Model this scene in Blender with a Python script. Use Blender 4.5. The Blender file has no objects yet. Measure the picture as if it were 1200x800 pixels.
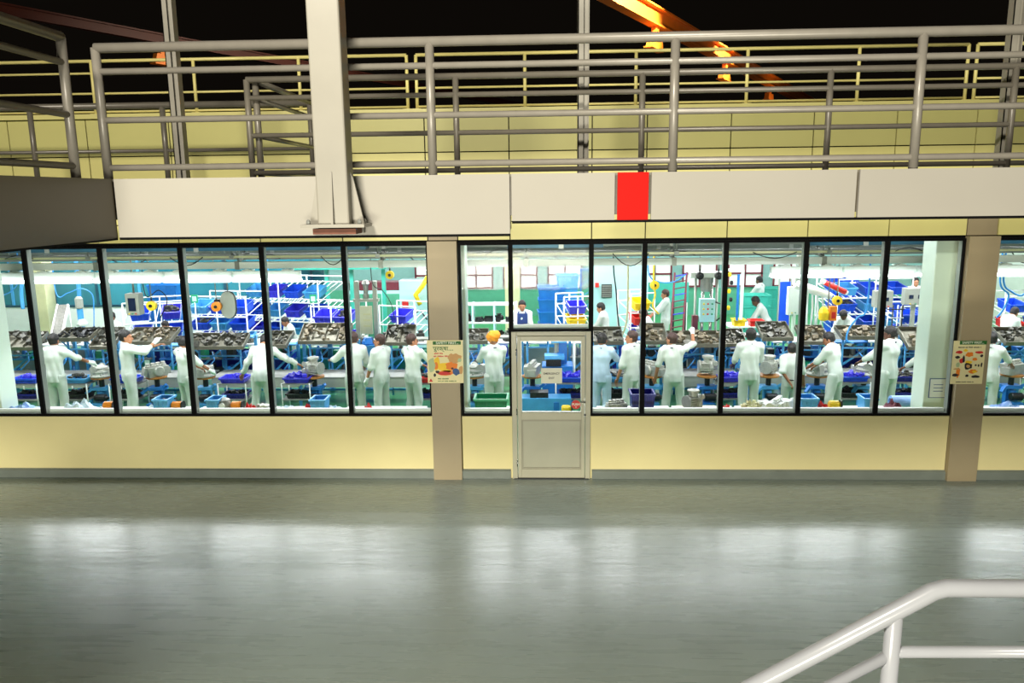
import bpy, math, random
import numpy as np
from mathutils import Matrix, Vector, Euler

random.seed(7)
rng = np.random.default_rng(7)
SC = bpy.context.scene
COL = SC.collection
PI = math.pi

# ------------------------------------------------------------------ camera
FPX, CAMZ, CAMY = 916.51, 4.22, -11.25
_p, _y, _r = (math.radians(v) for v in (10.6626, 2.3532, -0.6873))
_fw = np.array([-math.sin(_y) * math.cos(_p), math.cos(_y) * math.cos(_p), -math.sin(_p)])
_R0 = np.array([math.cos(_y), math.sin(_y), 0.0])
_U0 = np.cross(_R0, _fw)
_ri = math.cos(_r) * _R0 + math.sin(_r) * _U0
_up = -math.sin(_r) * _R0 + math.cos(_r) * _U0
cam = bpy.data.cameras.new('camera')
cam.sensor_width = 36
cam.lens = FPX / 1200 * 36
cam.clip_end = 300
camo = bpy.data.objects.new('camera', cam)
COL.objects.link(camo)
camo.matrix_world = Matrix(((_ri[0], _up[0], -_fw[0], 0), (_ri[1], _up[1], -_fw[1], CAMY),
                            (_ri[2], _up[2], -_fw[2], CAMZ), (0, 0, 0, 1)))
SC.camera = camo

# ------------------------------------------------------------------ world, lights, exposure
w = bpy.data.worlds.new('world')
SC.world = w
w.use_nodes = True
w.node_tree.nodes['Background'].inputs[0].default_value = (.9, .7, .5, 1)
w.node_tree.nodes['Background'].inputs[1].default_value = .004
vs = SC.view_settings
vs.view_transform = 'Standard'
vs.look = 'None'
vs.gamma = 1
vs.use_curve_mapping = False
vs.exposure = 0.0


def area(name, loc, target, sx, sy, power, col):
    l = bpy.data.lights.new(name, 'AREA')
    l.shape = 'RECTANGLE'
    l.size, l.size_y = sx, sy
    l.energy = power
    l.color = col
    o = bpy.data.objects.new(name, l)
    COL.objects.link(o)
    o.location = loc
    o.rotation_euler = (Vector(target) - Vector(loc)).to_track_quat('-Z', 'Y').to_euler()
    return o


# added low area lamp, unseen behind the viewer, lighting wall and fascia
area('low_hall_fill', (-1.4, -19.5, 1.25), (-1.4, 0, 2.2), 6.5, 1.5, 2500, (1, .95, .80))
# weak high-bay lamp above the hall
area('hall_high_bay', (-3.0, -15, 10.5), (-1.5, -3, 3.5), 2.4, 1.2, 2100, (1, .93, .80))
# ceiling battens of the workshop, above what the windows show
for yy, pw in ((.85, 100), (5.6, 290), (9.4, 370), (14.2, 200)):
    for xx in (-11.5, -5.8, 0, 5.8, 11.0):
        area('workshop_ceiling_light', (xx, yy, 4.25), (xx, yy, 0), 4.6, .5, pw, (.99, .97, 1))
# the row of strip lights along the work line
for xx, zz, yy in ((-10.6, 2.70, 2.57), (-8.1, 2.70, 2.57), (-5.6, 2.70, 2.57), (-2.9, 2.94, 2.5), (-.4, 2.94, 2.5), (2.3, 2.94, 2.5), (5.1, 2.70, 2.57), (7.6, 2.70, 2.57)):
    area('strip_row_light', (xx, yy, zz), (xx, yy, 0), 2.3, .2, 38, (.99, .97, 1))


def spot(name, loc, target, power, col, deg):
    l = bpy.data.lights.new(name, 'SPOT')
    l.energy = power
    l.color = col
    l.shadow_soft_size = .1
    l.spot_size = math.radians(deg)
    l.spot_blend = .6
    o = bpy.data.objects.new(name, l)
    COL.objects.link(o)
    o.location = loc
    o.rotation_euler = (Vector(target) - Vector(loc)).to_track_quat('-Z', 'Y').to_euler()
    return o


def point(name, loc, power, col, r=.15):
    l = bpy.data.lights.new(name, 'POINT')
    l.energy = power
    l.color = col
    l.shadow_soft_size = r
    o = bpy.data.objects.new(name, l)
    COL.objects.link(o)
    o.location = loc
    return o


# ------------------------------------------------------------------ helpers
def at(x, y, Y):
    """survey: where the sight line of photo point (x, y) meets the upright plane Y"""
    d = _fw * FPX + _ri * (x - 600) - _up * (y - 400)
    t = (Y - CAMY) / d[1]
    return (d[0] * t, Y, CAMZ + d[2] * t)


def X(x, y, Y):
    return at(x, y, Y)[0]


def atz(x, y, Z):
    d = _fw * FPX + _ri * (x - 600) - _up * (y - 400)
    t = (Z - CAMZ) / d[2]
    return Vector((d[0] * t, CAMY + d[1] * t, Z))


def lin(c):
    return tuple((v / 255 / 12.92) if v / 255 <= .04045 else ((v / 255 + .055) / 1.055) ** 2.4 for v in c)


MATS = {}


def mat(name, rgb, rough=.5, metal=0., var=.06, scale=6., bump=0., stretch=(1, 1, 1), spec=.5, emit=0.):
    if name in MATS:
        return MATS[name]
    m = bpy.data.materials.new(name)
    m.use_nodes = True
    n, l = m.node_tree.nodes, m.node_tree.links
    b = n['Principled BSDF']
    c = lin(rgb)
    b.inputs['Roughness'].default_value = rough
    b.inputs['Metallic'].default_value = metal
    b.inputs['Specular IOR Level'].default_value = spec
    tc = n.new('ShaderNodeTexCoord')
    mp = n.new('ShaderNodeMapping')
    mp.inputs['Scale'].default_value = stretch
    nz = n.new('ShaderNodeTexNoise')
    nz.inputs['Scale'].default_value = scale
    nz.inputs['Detail'].default_value = 5
    cr = n.new('ShaderNodeValToRGB')
    cr.color_ramp.elements[0].position = .3
    cr.color_ramp.elements[1].position = .7
    cr.color_ramp.elements[0].color = (*[v * (1 - var) for v in c], 1)
    cr.color_ramp.elements[1].color = (*[min(1, v * (1 + var)) for v in c], 1)
    l.new(tc.outputs['Object'], mp.inputs[0])
    l.new(mp.outputs[0], nz.inputs['Vector'])
    l.new(nz.outputs['Fac'], cr.inputs[0])
    l.new(cr.outputs[0], b.inputs['Base Color'])
    if bump:
        bp = n.new('ShaderNodeBump')
        bp.inputs['Strength'].default_value = bump
        bp.inputs['Distance'].default_value = .02
        l.new(nz.outputs['Fac'], bp.inputs['Height'])
        l.new(bp.outputs[0], b.inputs['Normal'])
    if emit:
        b.inputs['Emission Color'].default_value = (*c, 1)
        b.inputs['Emission Strength'].default_value = emit
    MATS[name] = m
    return m


class MB:
    """collects simple shapes, then links them as one mesh object"""

    def __init__(s):
        s.v, s.f, s.sm = [], [], []

    def add(s, v, f, smooth=False):
        o = len(s.v)
        s.v += [tuple(p) for p in v]
        s.f += [tuple(i + o for i in q) for q in f]
        s.sm += [smooth] * len(f)
        return s

    def box(s, c, d, rot=None, taper=1.):
        x, y, z = d[0] / 2, d[1] / 2, d[2] / 2
        vs_ = []
        for k in (-1, 1):
            t = taper if k < 0 else 1
            vs_ += [(-x * t, -y * t, k * z), (x * t, -y * t, k * z), (x * t, y * t, k * z), (-x * t, y * t, k * z)]
        if rot is not None:
            M = Euler(rot).to_matrix()
            vs_ = [M @ Vector(p) for p in vs_]
        vs_ = [(p[0] + c[0], p[1] + c[1], p[2] + c[2]) for p in vs_]
        return s.add(vs_, [(3, 2, 1, 0), (4, 5, 6, 7), (0, 1, 5, 4), (1, 2, 6, 5), (2, 3, 7, 6), (3, 0, 4, 7)])

    def b2(s, a, b):
        return s.box([(a[i] + b[i]) / 2 for i in range(3)], [abs(b[i] - a[i]) for i in range(3)])

    def bar(s, p, q, wd, hg):
        p, q = Vector(p), Vector(q)
        d = (q - p)
        L = d.length
        d.normalize()
        up = Vector((0, 0, 1)) if abs(d.z) < .95 else Vector((0, 1, 0))
        sd = d.cross(up).normalized()
        up = sd.cross(d)
        vs_ = [pt + sd * (a * wd / 2) + up * (b * hg / 2) for pt in (p, q) for a, b in ((-1, -1), (1, -1), (1, 1), (-1, 1))]
        return s.add(vs_, [(0, 1, 2, 3), (7, 6, 5, 4), (0, 4, 5, 1), (1, 5, 6, 2), (2, 6, 7, 3), (3, 7, 4, 0)])

    def tube(s, pts, r, n=10, caps=True):
        pts = [Vector(p) for p in pts]
        rs = r if isinstance(r, (list, tuple)) else [r] * len(pts)
        vs_, fs = [], []
        prev = None
        for i, p in enumerate(pts):
            a = pts[max(0, i - 1)]
            b = pts[min(len(pts) - 1, i + 1)]
            d = (b - a).normalized()
            if prev is None:
                u = d.orthogonal().normalized()
            else:
                u = (prev - d * prev.dot(d))
                u = u.normalized() if u.length > 1e-5 else d.orthogonal().normalized()
            prev = u
            v_ = d.cross(u)
            for k in range(n):
                t = 2 * PI * k / n
                vs_.append(p + (u * math.cos(t) + v_ * math.sin(t)) * rs[i])
        for i in range(len(pts) - 1):
            for k in range(n):
                k2 = (k + 1) % n
                fs.append((i * n + k, i * n + k2, (i + 1) * n + k2, (i + 1) * n + k))
        s.add(vs_, fs, True)
        if caps:
            o = len(s.v) - len(vs_)
            s.f += [tuple(o + k for k in range(n))[::-1], tuple(o + (len(pts) - 1) * n + k for k in range(n))]
            s.sm += [False, False]
        return s

    def lathe(s, prof, c=(0, 0, 0), n=16, axis='z'):
        vs_, fs = [], []
        for r, h in prof:
            for k in range(n):
                t = 2 * PI * k / n
                q = (r * math.cos(t), r * math.sin(t), h)
                if axis == 'x':
                    q = (q[2], q[0], q[1])
                elif axis == 'y':
                    q = (q[1], q[2], q[0])
                vs_.append((q[0] + c[0], q[1] + c[1], q[2] + c[2]))
        for i in range(len(prof) - 1):
            for k in range(n):
                k2 = (k + 1) % n
                fs.append((i * n + k, i * n + k2, (i + 1) * n + k2, (i + 1) * n + k))
        fs.append(tuple(range(n))[::-1])
        fs.append(tuple((len(prof) - 1) * n + k for k in range(n)))
        return s.add(vs_, fs, False)

    def prism(s, outline, y0, y1):
        """outline in (x, z), extruded along y"""
        n = len(outline)
        vs_ = [(a, y0, b) for a, b in outline] + [(a, y1, b) for a, b in outline]
        fs = [tuple(range(n)), tuple(range(2 * n - 1, n - 1, -1))]
        fs += [(i, i + n, (i + 1) % n + n, (i + 1) % n) for i in range(n)]
        return s.add(vs_, fs)

    def mesh(s, name):
        me = bpy.data.meshes.new(name)
        me.from_pydata(s.v, [], s.f)
        me.polygons.foreach_set('use_smooth', s.sm)
        me.validate()
        me.update()
        return me

    def build(s, name, m, parent=None, loc=(0, 0, 0), bevel=0.):
        return link(name, s.mesh(name), m, parent, loc, bevel)


def link(name, me, m, parent=None, loc=(0, 0, 0), bevel=0.):
    if m is not None and not me.materials:
        me.materials.append(m)
    o = bpy.data.objects.new(name, me)
    COL.objects.link(o)
    o.location = loc
    if parent is not None:
        o.parent = parent
    if bevel:
        b = o.modifiers.new('bevel', 'BEVEL')
        b.width = bevel
        b.segments = 2
        b.limit_method = 'ANGLE'
    return o


def tag(o, label, cat, group=None, kind=None):
    o['label'] = label
    o['category'] = cat
    if group:
        o['group'] = group
    if kind:
        o['kind'] = kind
    return o


def struct(o, label, cat='structure'):
    o['kind'] = 'structure'
    o['label'] = label
    o['category'] = cat
    return o


def thing(name, label, cat, loc=(0, 0, 0), rz=0., group=None):
    o = bpy.data.objects.new(name, None)
    COL.objects.link(o)
    o.empty_display_size = .1
    o.location = loc
    o.rotation_euler = (0, 0, rz)
    return tag(o, label, cat, group)


def text(name, body, size, loc, m, parent=None, bold=0., rot=(PI / 2, 0, 0), sx=1.):
    c = bpy.data.curves.new(name, 'FONT')
    c.body = body
    c.size = size
    c.align_x = 'CENTER'
    c.align_y = 'CENTER'
    c.extrude = .0006
    c.offset = bold
    o = bpy.data.objects.new(name, c)
    COL.objects.link(o)
    dg = bpy.context.evaluated_depsgraph_get()
    me = bpy.data.meshes.new_from_object(o.evaluated_get(dg))
    bpy.data.objects.remove(o)
    o = link(name, me, m, parent, loc)
    o.rotation_euler = rot
    o.scale = (sx, 1, 1)
    return o


# ------------------------------------------------------------------ materials
def floor_mat():
    m = mat('hall_floor_epoxy', (126, 138, 133), .2, var=.05, scale=2.2)
    n, l = m.node_tree.nodes, m.node_tree.links
    b = n['Principled BSDF']
    tc = n.new('ShaderNodeTexCoord')
    mp = n.new('ShaderNodeMapping')
    mp.inputs['Scale'].default_value = (.4, 4, 1)
    nz = n.new('ShaderNodeTexNoise')
    nz.inputs['Scale'].default_value = 3
    nz.inputs['Detail'].default_value = 3
    mr = n.new('ShaderNodeMapRange')
    mr.inputs['From Min'].default_value = .3
    mr.inputs['From Max'].default_value = .7
    mr.inputs['To Min'].default_value = .25
    mr.inputs['To Max'].default_value = .31
    l.new(tc.outputs['Object'], mp.inputs[0])
    l.new(mp.outputs[0], nz.inputs['Vector'])
    l.new(nz.outputs['Fac'], mr.inputs['Value'])
    l.new(mr.outputs[0], b.inputs['Roughness'])
    b.inputs['Specular IOR Level'].default_value = .75
    return m


def glass_mat():
    m = bpy.data.materials.new('window_glass')
    m.use_nodes = True
    n, l = m.node_tree.nodes, m.node_tree.links
    n.remove(n['Principled BSDF'])
    t = n.new('ShaderNodeBsdfTransparent')
    t.inputs[0].default_value = (.96, .985, .975, 1)
    g = n.new('ShaderNodeBsdfGlossy')
    g.inputs['Roughness'].default_value = .02
    mx = n.new('ShaderNodeMixShader')
    mx.inputs[0].default_value = .003        # coated pane: next to no mirror image
    l.new(t.outputs[0], mx.inputs[1])
    l.new(g.outputs[0], mx.inputs[2])
    l.new(mx.outputs[0], n['Material Output'].inputs[0])
    return m


M_FLOOR = floor_mat()
M_GLASS = glass_mat()
M_CREAM = mat('cream_wall_paint', (232, 221, 164), .6, var=.03, scale=1.2, spec=.2)
M_YPANEL = mat('yellow_cladding', (222, 214, 138), .45, var=.03, scale=1.5)
M_BEIGE = mat('beige_pilaster_paint', (160, 146, 115), .5, var=.04, scale=1.5)
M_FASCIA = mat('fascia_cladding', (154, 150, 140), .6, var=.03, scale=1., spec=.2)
M_FASCIAD = mat('shaded_fascia_cladding', (78, 71, 56), .35, var=.05, scale=1.5)  # fascia colour darkened for the side arm turned away from the light
M_RED = mat('red_cladding', (205, 16, 8), .6, var=.03, spec=.1)
M_BLACK = mat('black_gasket', (9, 9, 9), .7, var=.1, spec=.1)
M_ALU = mat('window_aluminium', (150, 156, 148), .35, .4, var=.05)
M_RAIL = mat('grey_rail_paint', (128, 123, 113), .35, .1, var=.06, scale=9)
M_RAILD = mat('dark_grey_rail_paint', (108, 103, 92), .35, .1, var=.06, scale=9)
M_COLUMN = mat('grey_column_paint', (138, 134, 122), .42, 0, var=.05, scale=3)
M_YRAIL = mat('yellow_rail_paint', (232, 220, 140), .4, 0, var=.04)
M_WRAIL = mat('white_rail_paint', (142, 144, 148), .22, 0, var=.03)
M_DOOR = mat('door_grey_paint', (178, 176, 152), .4, var=.05, scale=3)
M_DOORM = mat('door_moulding_shade', (150, 148, 128), .4)  # door paint darkened to stand for shadow lines round the lower panel
M_DOORP = mat('door_panel_paint', (172, 172, 150), .45, var=.05, scale=3)
M_BASE = mat('grey_skirting', (120, 128, 120), .3, var=.08, scale=4)
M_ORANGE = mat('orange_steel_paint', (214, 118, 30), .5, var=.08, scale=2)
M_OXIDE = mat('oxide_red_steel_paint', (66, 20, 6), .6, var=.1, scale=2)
M_CEIL = mat('dim_ceiling_paint', (92, 100, 100), .7, var=.05)
M_CHROME = mat('chrome', (190, 190, 185), .2, .9)
M_RUST = mat('brown_primer', (108, 62, 42), .7, var=.2, scale=14)
M_GFLOOR = mat('green_workshop_floor', (58, 138, 84), .3, var=.08, scale=1.2)
M_WHITE = mat('workshop_white', (226, 232, 228), .45, var=.03)
M_OFFW = mat('offwhite_enamel', (214, 222, 210), .4, var=.04)
M_COLW = mat('interior_column_white', (206, 222, 208), .45, var=.03, scale=1.5)
M_TEALG = mat('teal_glazing', (48, 118, 132), .08, 0, var=.25, scale=1.3, stretch=(1, 1, .3))
M_TEAL = mat('teal_enamel', (60, 168, 150), .4, var=.06)
M_GREENW = mat('green_wall_paint', (80, 158, 128), .5, var=.06)
M_BACKW = mat('grey_teal_wall', (120, 160, 156), .5, var=.05)
M_YPANELU = mat('shaded_yellow_cladding', (208, 203, 130), .45, var=.03, scale=1.5)  # yellow cladding colour darkened to carry the shade on the upper row
M_CYANW = mat('pale_cyan_panel', (178, 226, 226), .4, var=.05, scale=2)
M_LBLUE = mat('light_blue_enamel', (76, 160, 218), .38, .1, var=.08, scale=6)
M_MBLUE = mat('machine_blue_enamel', (38, 118, 200), .35, .1, var=.1, scale=6)
M_BLUE = mat('blue_plastic', (24, 74, 208), .35, var=.08, scale=8)
M_PBLUE = mat('violet_blue_plastic', (58, 56, 206), .35, var=.08, scale=8)
M_NAVY = mat('navy_plastic', (18, 20, 120), .35, var=.08)
M_GREENP = mat('green_plastic', (24, 150, 104), .4, var=.06)
M_REDP = mat('red_plastic', (214, 40, 36), .4, var=.06)
M_YELP = mat('yellow_plastic', (240, 204, 32), .4, var=.06)
M_ORP = mat('orange_plastic', (236, 140, 24), .4, var=.08)
M_STEEL = mat('galvanised_steel', (150, 152, 146), .4, .5, var=.12, scale=10)
M_GREYP = mat('grey_panel_paint', (158, 162, 152), .4, .1, var=.06)
M_DARK = mat('dark_machine_steel', (46, 48, 50), .4, .5, var=.25, scale=14)
M_PART = mat('dark_parts', (82, 82, 76), .38, .55, var=.35, scale=22)
M_PARTB = mat('brown_parts', (112, 102, 82), .42, .4, var=.35, scale=22)
M_CAST = mat('cast_aluminium', (172, 174, 166), .42, .35, var=.14, scale=18, bump=.2)
M_TRAY = mat('tray_steel', (112, 110, 96), .4, .45, var=.12, scale=9)
M_WOOD = mat('wooden_turntable', (158, 106, 46), .5, var=.16, scale=9, stretch=(1, 6, 1))
M_PALLET = mat('pale_board', (206, 206, 176), .5, var=.08, scale=5)
M_PIPEW = mat('white_pipe', (232, 236, 232), .35, var=.03)
M_PIPEC = mat('cream_pipe', (206, 204, 160), .4, var=.05)
M_DUCT = mat('grey_ducting', (112, 118, 112), .45, .3, var=.12, scale=3)
M_TEALD = mat('teal_duct', (36, 78, 96), .4, .2, var=.2, scale=3)
M_HOSEB = mat('blue_hose', (60, 150, 226), .35)
M_CABLE = mat('black_cable', (26, 28, 28), .5)
M_PAPER = mat('printed_paper', (236, 226, 172), .55, var=.03)
M_SHEET = mat('notice_paper', (222, 222, 200), .55, var=.03)
M_INKG = mat('green_ink', (28, 104, 34), .6)
M_INKW = mat('white_ink', (232, 236, 214), .6)
M_INKR = mat('red_ink', (206, 42, 34), .6)
M_INKO = mat('orange_ink', (236, 128, 22), .6)
M_INKY = mat('yellow_ink', (246, 202, 34), .6)
M_INKB = mat('blue_ink', (44, 84, 140), .6)
M_INKK = mat('black_ink', (34, 28, 32), .6)
M_INKT = mat('tan_ink', (206, 158, 96), .6)
M_INKS = mat('sage_ink', (176, 196, 150), .6)
M_FILM = mat('pale_plastic_film', (206, 226, 236), .25, var=.1, scale=9)
M_FILMB = mat('blue_plastic_film', (140, 176, 232), .3, var=.1, scale=9)
M_LAMP = mat('fluorescent_tube', (244, 255, 252), .4, var=0., emit=7.)
M_SCREEN = mat('dark_screen', (30, 40, 66), .15, var=.2)
M_DRED = mat('dark_red_enamel', (112, 46, 58), .4, .1, var=.15)
M_SKIN = [mat('skin_brown', (150, 98, 70), .5, var=.05), mat('skin_tan', (176, 120, 88), .5, var=.05),
          mat('skin_dark', (98, 64, 48), .5, var=.05)]
M_CLOTH = mat('white_work_cloth', (206, 213, 208), .8, var=.05, scale=7, bump=.25)
M_TROUS = mat('white_trouser_cloth', (194, 202, 194), .8, var=.05, scale=7, bump=.25)
M_CLOTHB = mat('pale_blue_work_cloth', (184, 208, 232), .8, var=.05, scale=7, bump=.25)
M_COLLAR = mat('slate_collar_cloth', (70, 74, 92), .8)
M_HAIR = mat('black_hair', (24, 20, 20), .6, var=.3, scale=40)
M_HAIRB = mat('brown_hair', (62, 40, 34), .6, var=.3, scale=40)
M_TURBAN = mat('orange_turban_cloth', (248, 150, 30), .75, var=.1, scale=12)
M_GLOVE = mat('white_glove_cloth', (236, 240, 236), .8)
M_APRON = mat('navy_apron_cloth', (40, 62, 120), .8)
M_SHOE = mat('black_shoe', (26, 26, 28), .5)
M_CONCRETE = mat('concrete_step', (120, 120, 112), .6)  # plain concrete grey of stair and landing

# ------------------------------------------------------------------ hall: floor and wall
XS_L = [-12.4, -11.2, -10.0, -8.82, -7.635, -6.492, -5.294, -4.092, -2.888, -1.656]
XS_M = [-1.223, -.472, .688, 1.448, 2.597, 3.721, 4.84, 5.909]
XS_R = [6.33, 7.5, 8.7, 9.9, 11.1]
ZT, ZB = 3.54, .977           # window head and sill
struct(MB().b2((-16, -13, -.2), (16, .1, 0)).build('floor', M_FLOOR), 'glossy grey epoxy floor of the hall', 'floor')

wl = struct(thing('wall_front', 'x', 'wall'), 'cream factory wall with window band and yellow cladding panels above', 'wall')
lower = MB()
for a, b in ((-14, -1.656), (-1.223, -.472), (.688, 5.909), (6.33, 14)):
    lower.b2((a, 0, 0), (b, .14, ZB - .012))
lower.build('lower_wall', M_CREAM, wl)
MB().b2((-14, .03, ZT), (14, .16, 5.36)).build('upper_backing', M_BLACK, wl)
g = .008
edges = XS_L + XS_M + XS_R
for i in range(len(edges) - 1):
    a, b = edges[i], edges[i + 1]
    pil = (a, b) in ((-1.656, -1.223), (5.909, 6.33))
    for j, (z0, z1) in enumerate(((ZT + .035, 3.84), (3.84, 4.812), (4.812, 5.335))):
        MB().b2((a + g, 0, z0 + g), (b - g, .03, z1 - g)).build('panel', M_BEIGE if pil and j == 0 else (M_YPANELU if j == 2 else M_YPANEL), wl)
MB().b2((-14, -.05, 5.335), (14, .2, 5.40)).build('coping', M_YPANEL, wl)
for k, (a, b) in enumerate(((-1.66, -1.235), (5.915, 6.335))):
    struct(MB().b2((a, -.09, 0), (b, .2, 3.57)).build('trim_%d' % (k + 1), M_BEIGE),
           ('beige pilaster left of the door, carrying a safety poster', 'beige pilaster right of the door, carrying the tool safety poster')[k], 'pilaster')
for k, (a, b) in enumerate(((-14, -1.66), (-1.235, -.50), (.715, 5.915), (6.335, 14))):
    mb = MB().b2((a, -.035, 0), (b, 0, .115))
    mb.add([(a, -.035, .115), (b, -.035, .115), (b, 0, .14), (a, 0, .14)], [(0, 1, 2, 3)])
    struct(mb.build('baseboard_%s' % ('left', 'mid', 'right', 'end')[k], M_BASE),
           ('long grey skirting at the foot of the left cream wall', 'short grey skirting between pilaster and door',
            'long grey skirting right of the door', 'grey skirting right of the far right pilaster')[k], 'baseboard')


# ------------------------------------------------------------------ windows
def window(k, a, b, z0, z1, label):
    root = struct(thing('window_%d' % k, 'x', 'window'), label, 'window')
    t = .034
    fb, fa = MB(), MB()
    for mb, y0, y1, tt in ((fb, -.015, .02, t), (fa, .02, .13, t - .006)):
        mb.b2((a, y0, z0), (a + tt, y1, z1)).b2((b - tt, y0, z0), (b, y1, z1))
        mb.b2((a + tt, y0, z0), (b - tt, y1, z0 + tt)).b2((a + tt, y0, z1 - tt), (b - tt, y1, z1))
    fb.build('gasket', M_BLACK, root)
    fa.build('frame', M_ALU, root)
    MB().b2((a + t, .10, z0 + t), (b - t, .16, z0 + t + .045)).build('inner_ledge', M_WHITE, root)
    MB().b2((a + .01, .055, z0 + .01), (b - .01, .061, z1 - .01)).build('pane', M_GLASS, root)


n = 0
ws_names = {}
descr = {3: 'tall window at the far left edge, under the dark side fascia', 4: 'tall window with the worker reaching right with one gloved hand',
         5: 'tall window with the worker raising both hands', 6: 'tall window showing the grey oval guard and yellow reel',
         7: 'tall window showing stacked blue flow racks', 8: 'tall window left of the poster pilaster with three workers',
         10: 'narrow window showing the worker in the orange turban', 12: 'narrow window right of the door, with a blue bin behind it',
         13: 'tall window showing a worker with one raised glove', 14: 'tall window showing an upright worker seen from behind',
         15: 'tall window showing a worker bent to the left', 16: 'tall window partly filled by a white interior column',
         18: 'window at the far right edge, beyond the right pilaster'}
for i in range(len(edges) - 1):
    a, b = edges[i], edges[i + 1]
    if (a, b) in ((-1.656, -1.223), (5.909, 6.33)):
        continue
    n += 1
    if (a, b) == (-.472, .688):
        window(n, a, b, 2.25, ZT, 'transom window above the grey door')
    else:
        window(n, a, b, ZB, ZT, descr.get(i, 'tall window out beyond the %s edge, number %d along' % ('left' if i < 4 else 'right', i)))

# ------------------------------------------------------------------ door
d = struct(thing('door_1', 'x', 'door'), 'grey half glazed emergency exit door with a white notice', 'door')
xa, xb, zt = -.472, .688, 2.25
fr = MB().b2((xa, -.05, 0), (xa + .075, .12, zt)).b2((xb - .075, -.05, 0), (xb, .12, zt)).b2((xa + .075, -.05, zt - .06), (xb - .075, .12, zt))
fr.build('door_frame', M_DOOR, d, bevel=.006)
la, lb = xa + .083, xb - .083
lf = MB()
y0, y1 = -.035, .03
lf.b2((la, y0, .015), (-.335, y1, 2.182)).b2((.555, y0, .015), (lb, y1, 2.182))
lf.b2((-.335, y0, 2.115), (.555, y1, 2.182)).b2((-.335, y0, .92), (.555, y1, 1.03)).b2((-.335, y0, .015), (.555, y1, .15))
leaf = lf.build('leaf', M_DOOR, d, bevel=.004)
MB().b2((-.335, -.012, .15), (.555, .01, .92)).build('lower_panel', M_DOORP, d)
mol = MB()
for a, b in (((-.335, .15), (-.31, .92)), ((.53, .15), (.555, .92)), ((-.31, .15), (.53, .175)), ((-.31, .895), (.53, .92))):
    mol.b2((a[0], -.024, a[1]), (b[0], -.012, b[1]))
mol.build('moulding', M_DOORM, d)
bd = MB()
for a, b in (((-.335, 1.03), (-.322, 2.115)), ((.542, 1.03), (.555, 2.115)), ((-.322, 1.03), (.542, 1.043)), ((-.322, 2.102), (.542, 2.115))):
    bd.b2((a[0], -.02, a[1]), (b[0], .02, b[1]))
bd.build('glazing_bead', M_ALU, d)
MB().b2((-.325, .0, 1.04), (.545, .006, 2.105)).build('pane', M_GLASS, d)
h = MB().b2((.592, -.043, .96), (.624, -.035, 1.26)).build('handle_plate', M_ALU, d)
MB().tube([(.608, -.04, 1.2), (.608, -.085, 1.2), (.60, -.092, 1.2), (.535, -.092, 1.205)], .009, 8).build('lever', M_CHROME, h)
MB().lathe([(.016, 0), (.016, .012), (.01, .02)], (0, 0, 0), 12, 'y').build('keyhole', M_DARK, h, (.608, -.062, 1.0))
for z in (.25, 1.05, 1.95):
    MB().tube([(la - .012, -.052, z - .05), (la - .012, -.052, z + .05)], .01, 8).build('hinge', M_CHROME, d)
MB().b2((xa + .02, -.06, 0), (xb - .02, .1, .013)).build('threshold', M_DARK, d)
nt = thing('notice_sheet', 'white emergency exit notice taped inside the door glass', 'notice', (.115, -.006, 1.585))
MB().b2((-.155, -.002, -.115), (.155, .002, .115)).build('sheet', M_SHEET, nt)
text('lettering', 'EMERGENCY', .042, (0, -.003, .032), M_INKK, nt, .0006)
text('lettering', 'EXIT', .042, (0, -.003, -.036), M_INKK, nt, .0006)
st = thing('push_sticker', 'round red push sticker low on the door glass', 'sticker', (.475, -.006, 1.145))
MB().lathe([(.068, -.002), (.068, .001)], (0, 0, 0), 28, 'y').build('disc', M_INKR, st)
MB().add([(x_, -.0035, z_) for x_, z_ in ((-.046, -.018), (.046, -.018), (.046, .018), (-.046, .018))], []).v
text('lettering', 'PUSH', .05, (0, -.0035, .004), M_INKW, st, .0012)
MB().prism([(-.012, -.03), (.012, -.03), (0, -.048)], -.0035, -.0025).build('arrow', M_INKW, st)


# ------------------------------------------------------------------ posters
def blob(parent, name, cx, cz, rx, rz_, m, n=12, y=-.004, wob=.18, seed=0):
    r_ = random.Random(seed + int(cx * 1000) + int(cz * 777))
    out = []
    for k in range(n):
        t = 2 * PI * k / n
        f_ = 1 + r_.uniform(-wob, wob)
        out.append((cx + rx * f_ * math.cos(t), cz + rz_ * f_ * math.sin(t)))
    return MB().prism(out, y - .0006, y + .0006).build(name, m, parent)


def dashes(parent, cx, cz, wd, ht, m, seed):
    """a line of print too small to read in the photograph: one mesh of letter-sized strokes"""
    r_ = random.Random(seed)
    b = MB()
    x_ = cx - wd / 2
    while x_ < cx + wd / 2:
        for _ in range(r_.randint(3, 7)):
            lw = ht * r_.uniform(.35, .6)
            if x_ + lw > cx + wd / 2:
                break
            b.b2((x_, -.0036, cz - ht / 2 * r_.uniform(.7, 1)), (x_ + lw, -.0026, cz + ht / 2 * r_.uniform(.5, 1)))
            x_ += lw + ht * .18
        x_ += ht * .5
    o = b.build('small_print', m, parent)
    o['kind'] = 'stuff'
    return o


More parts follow.
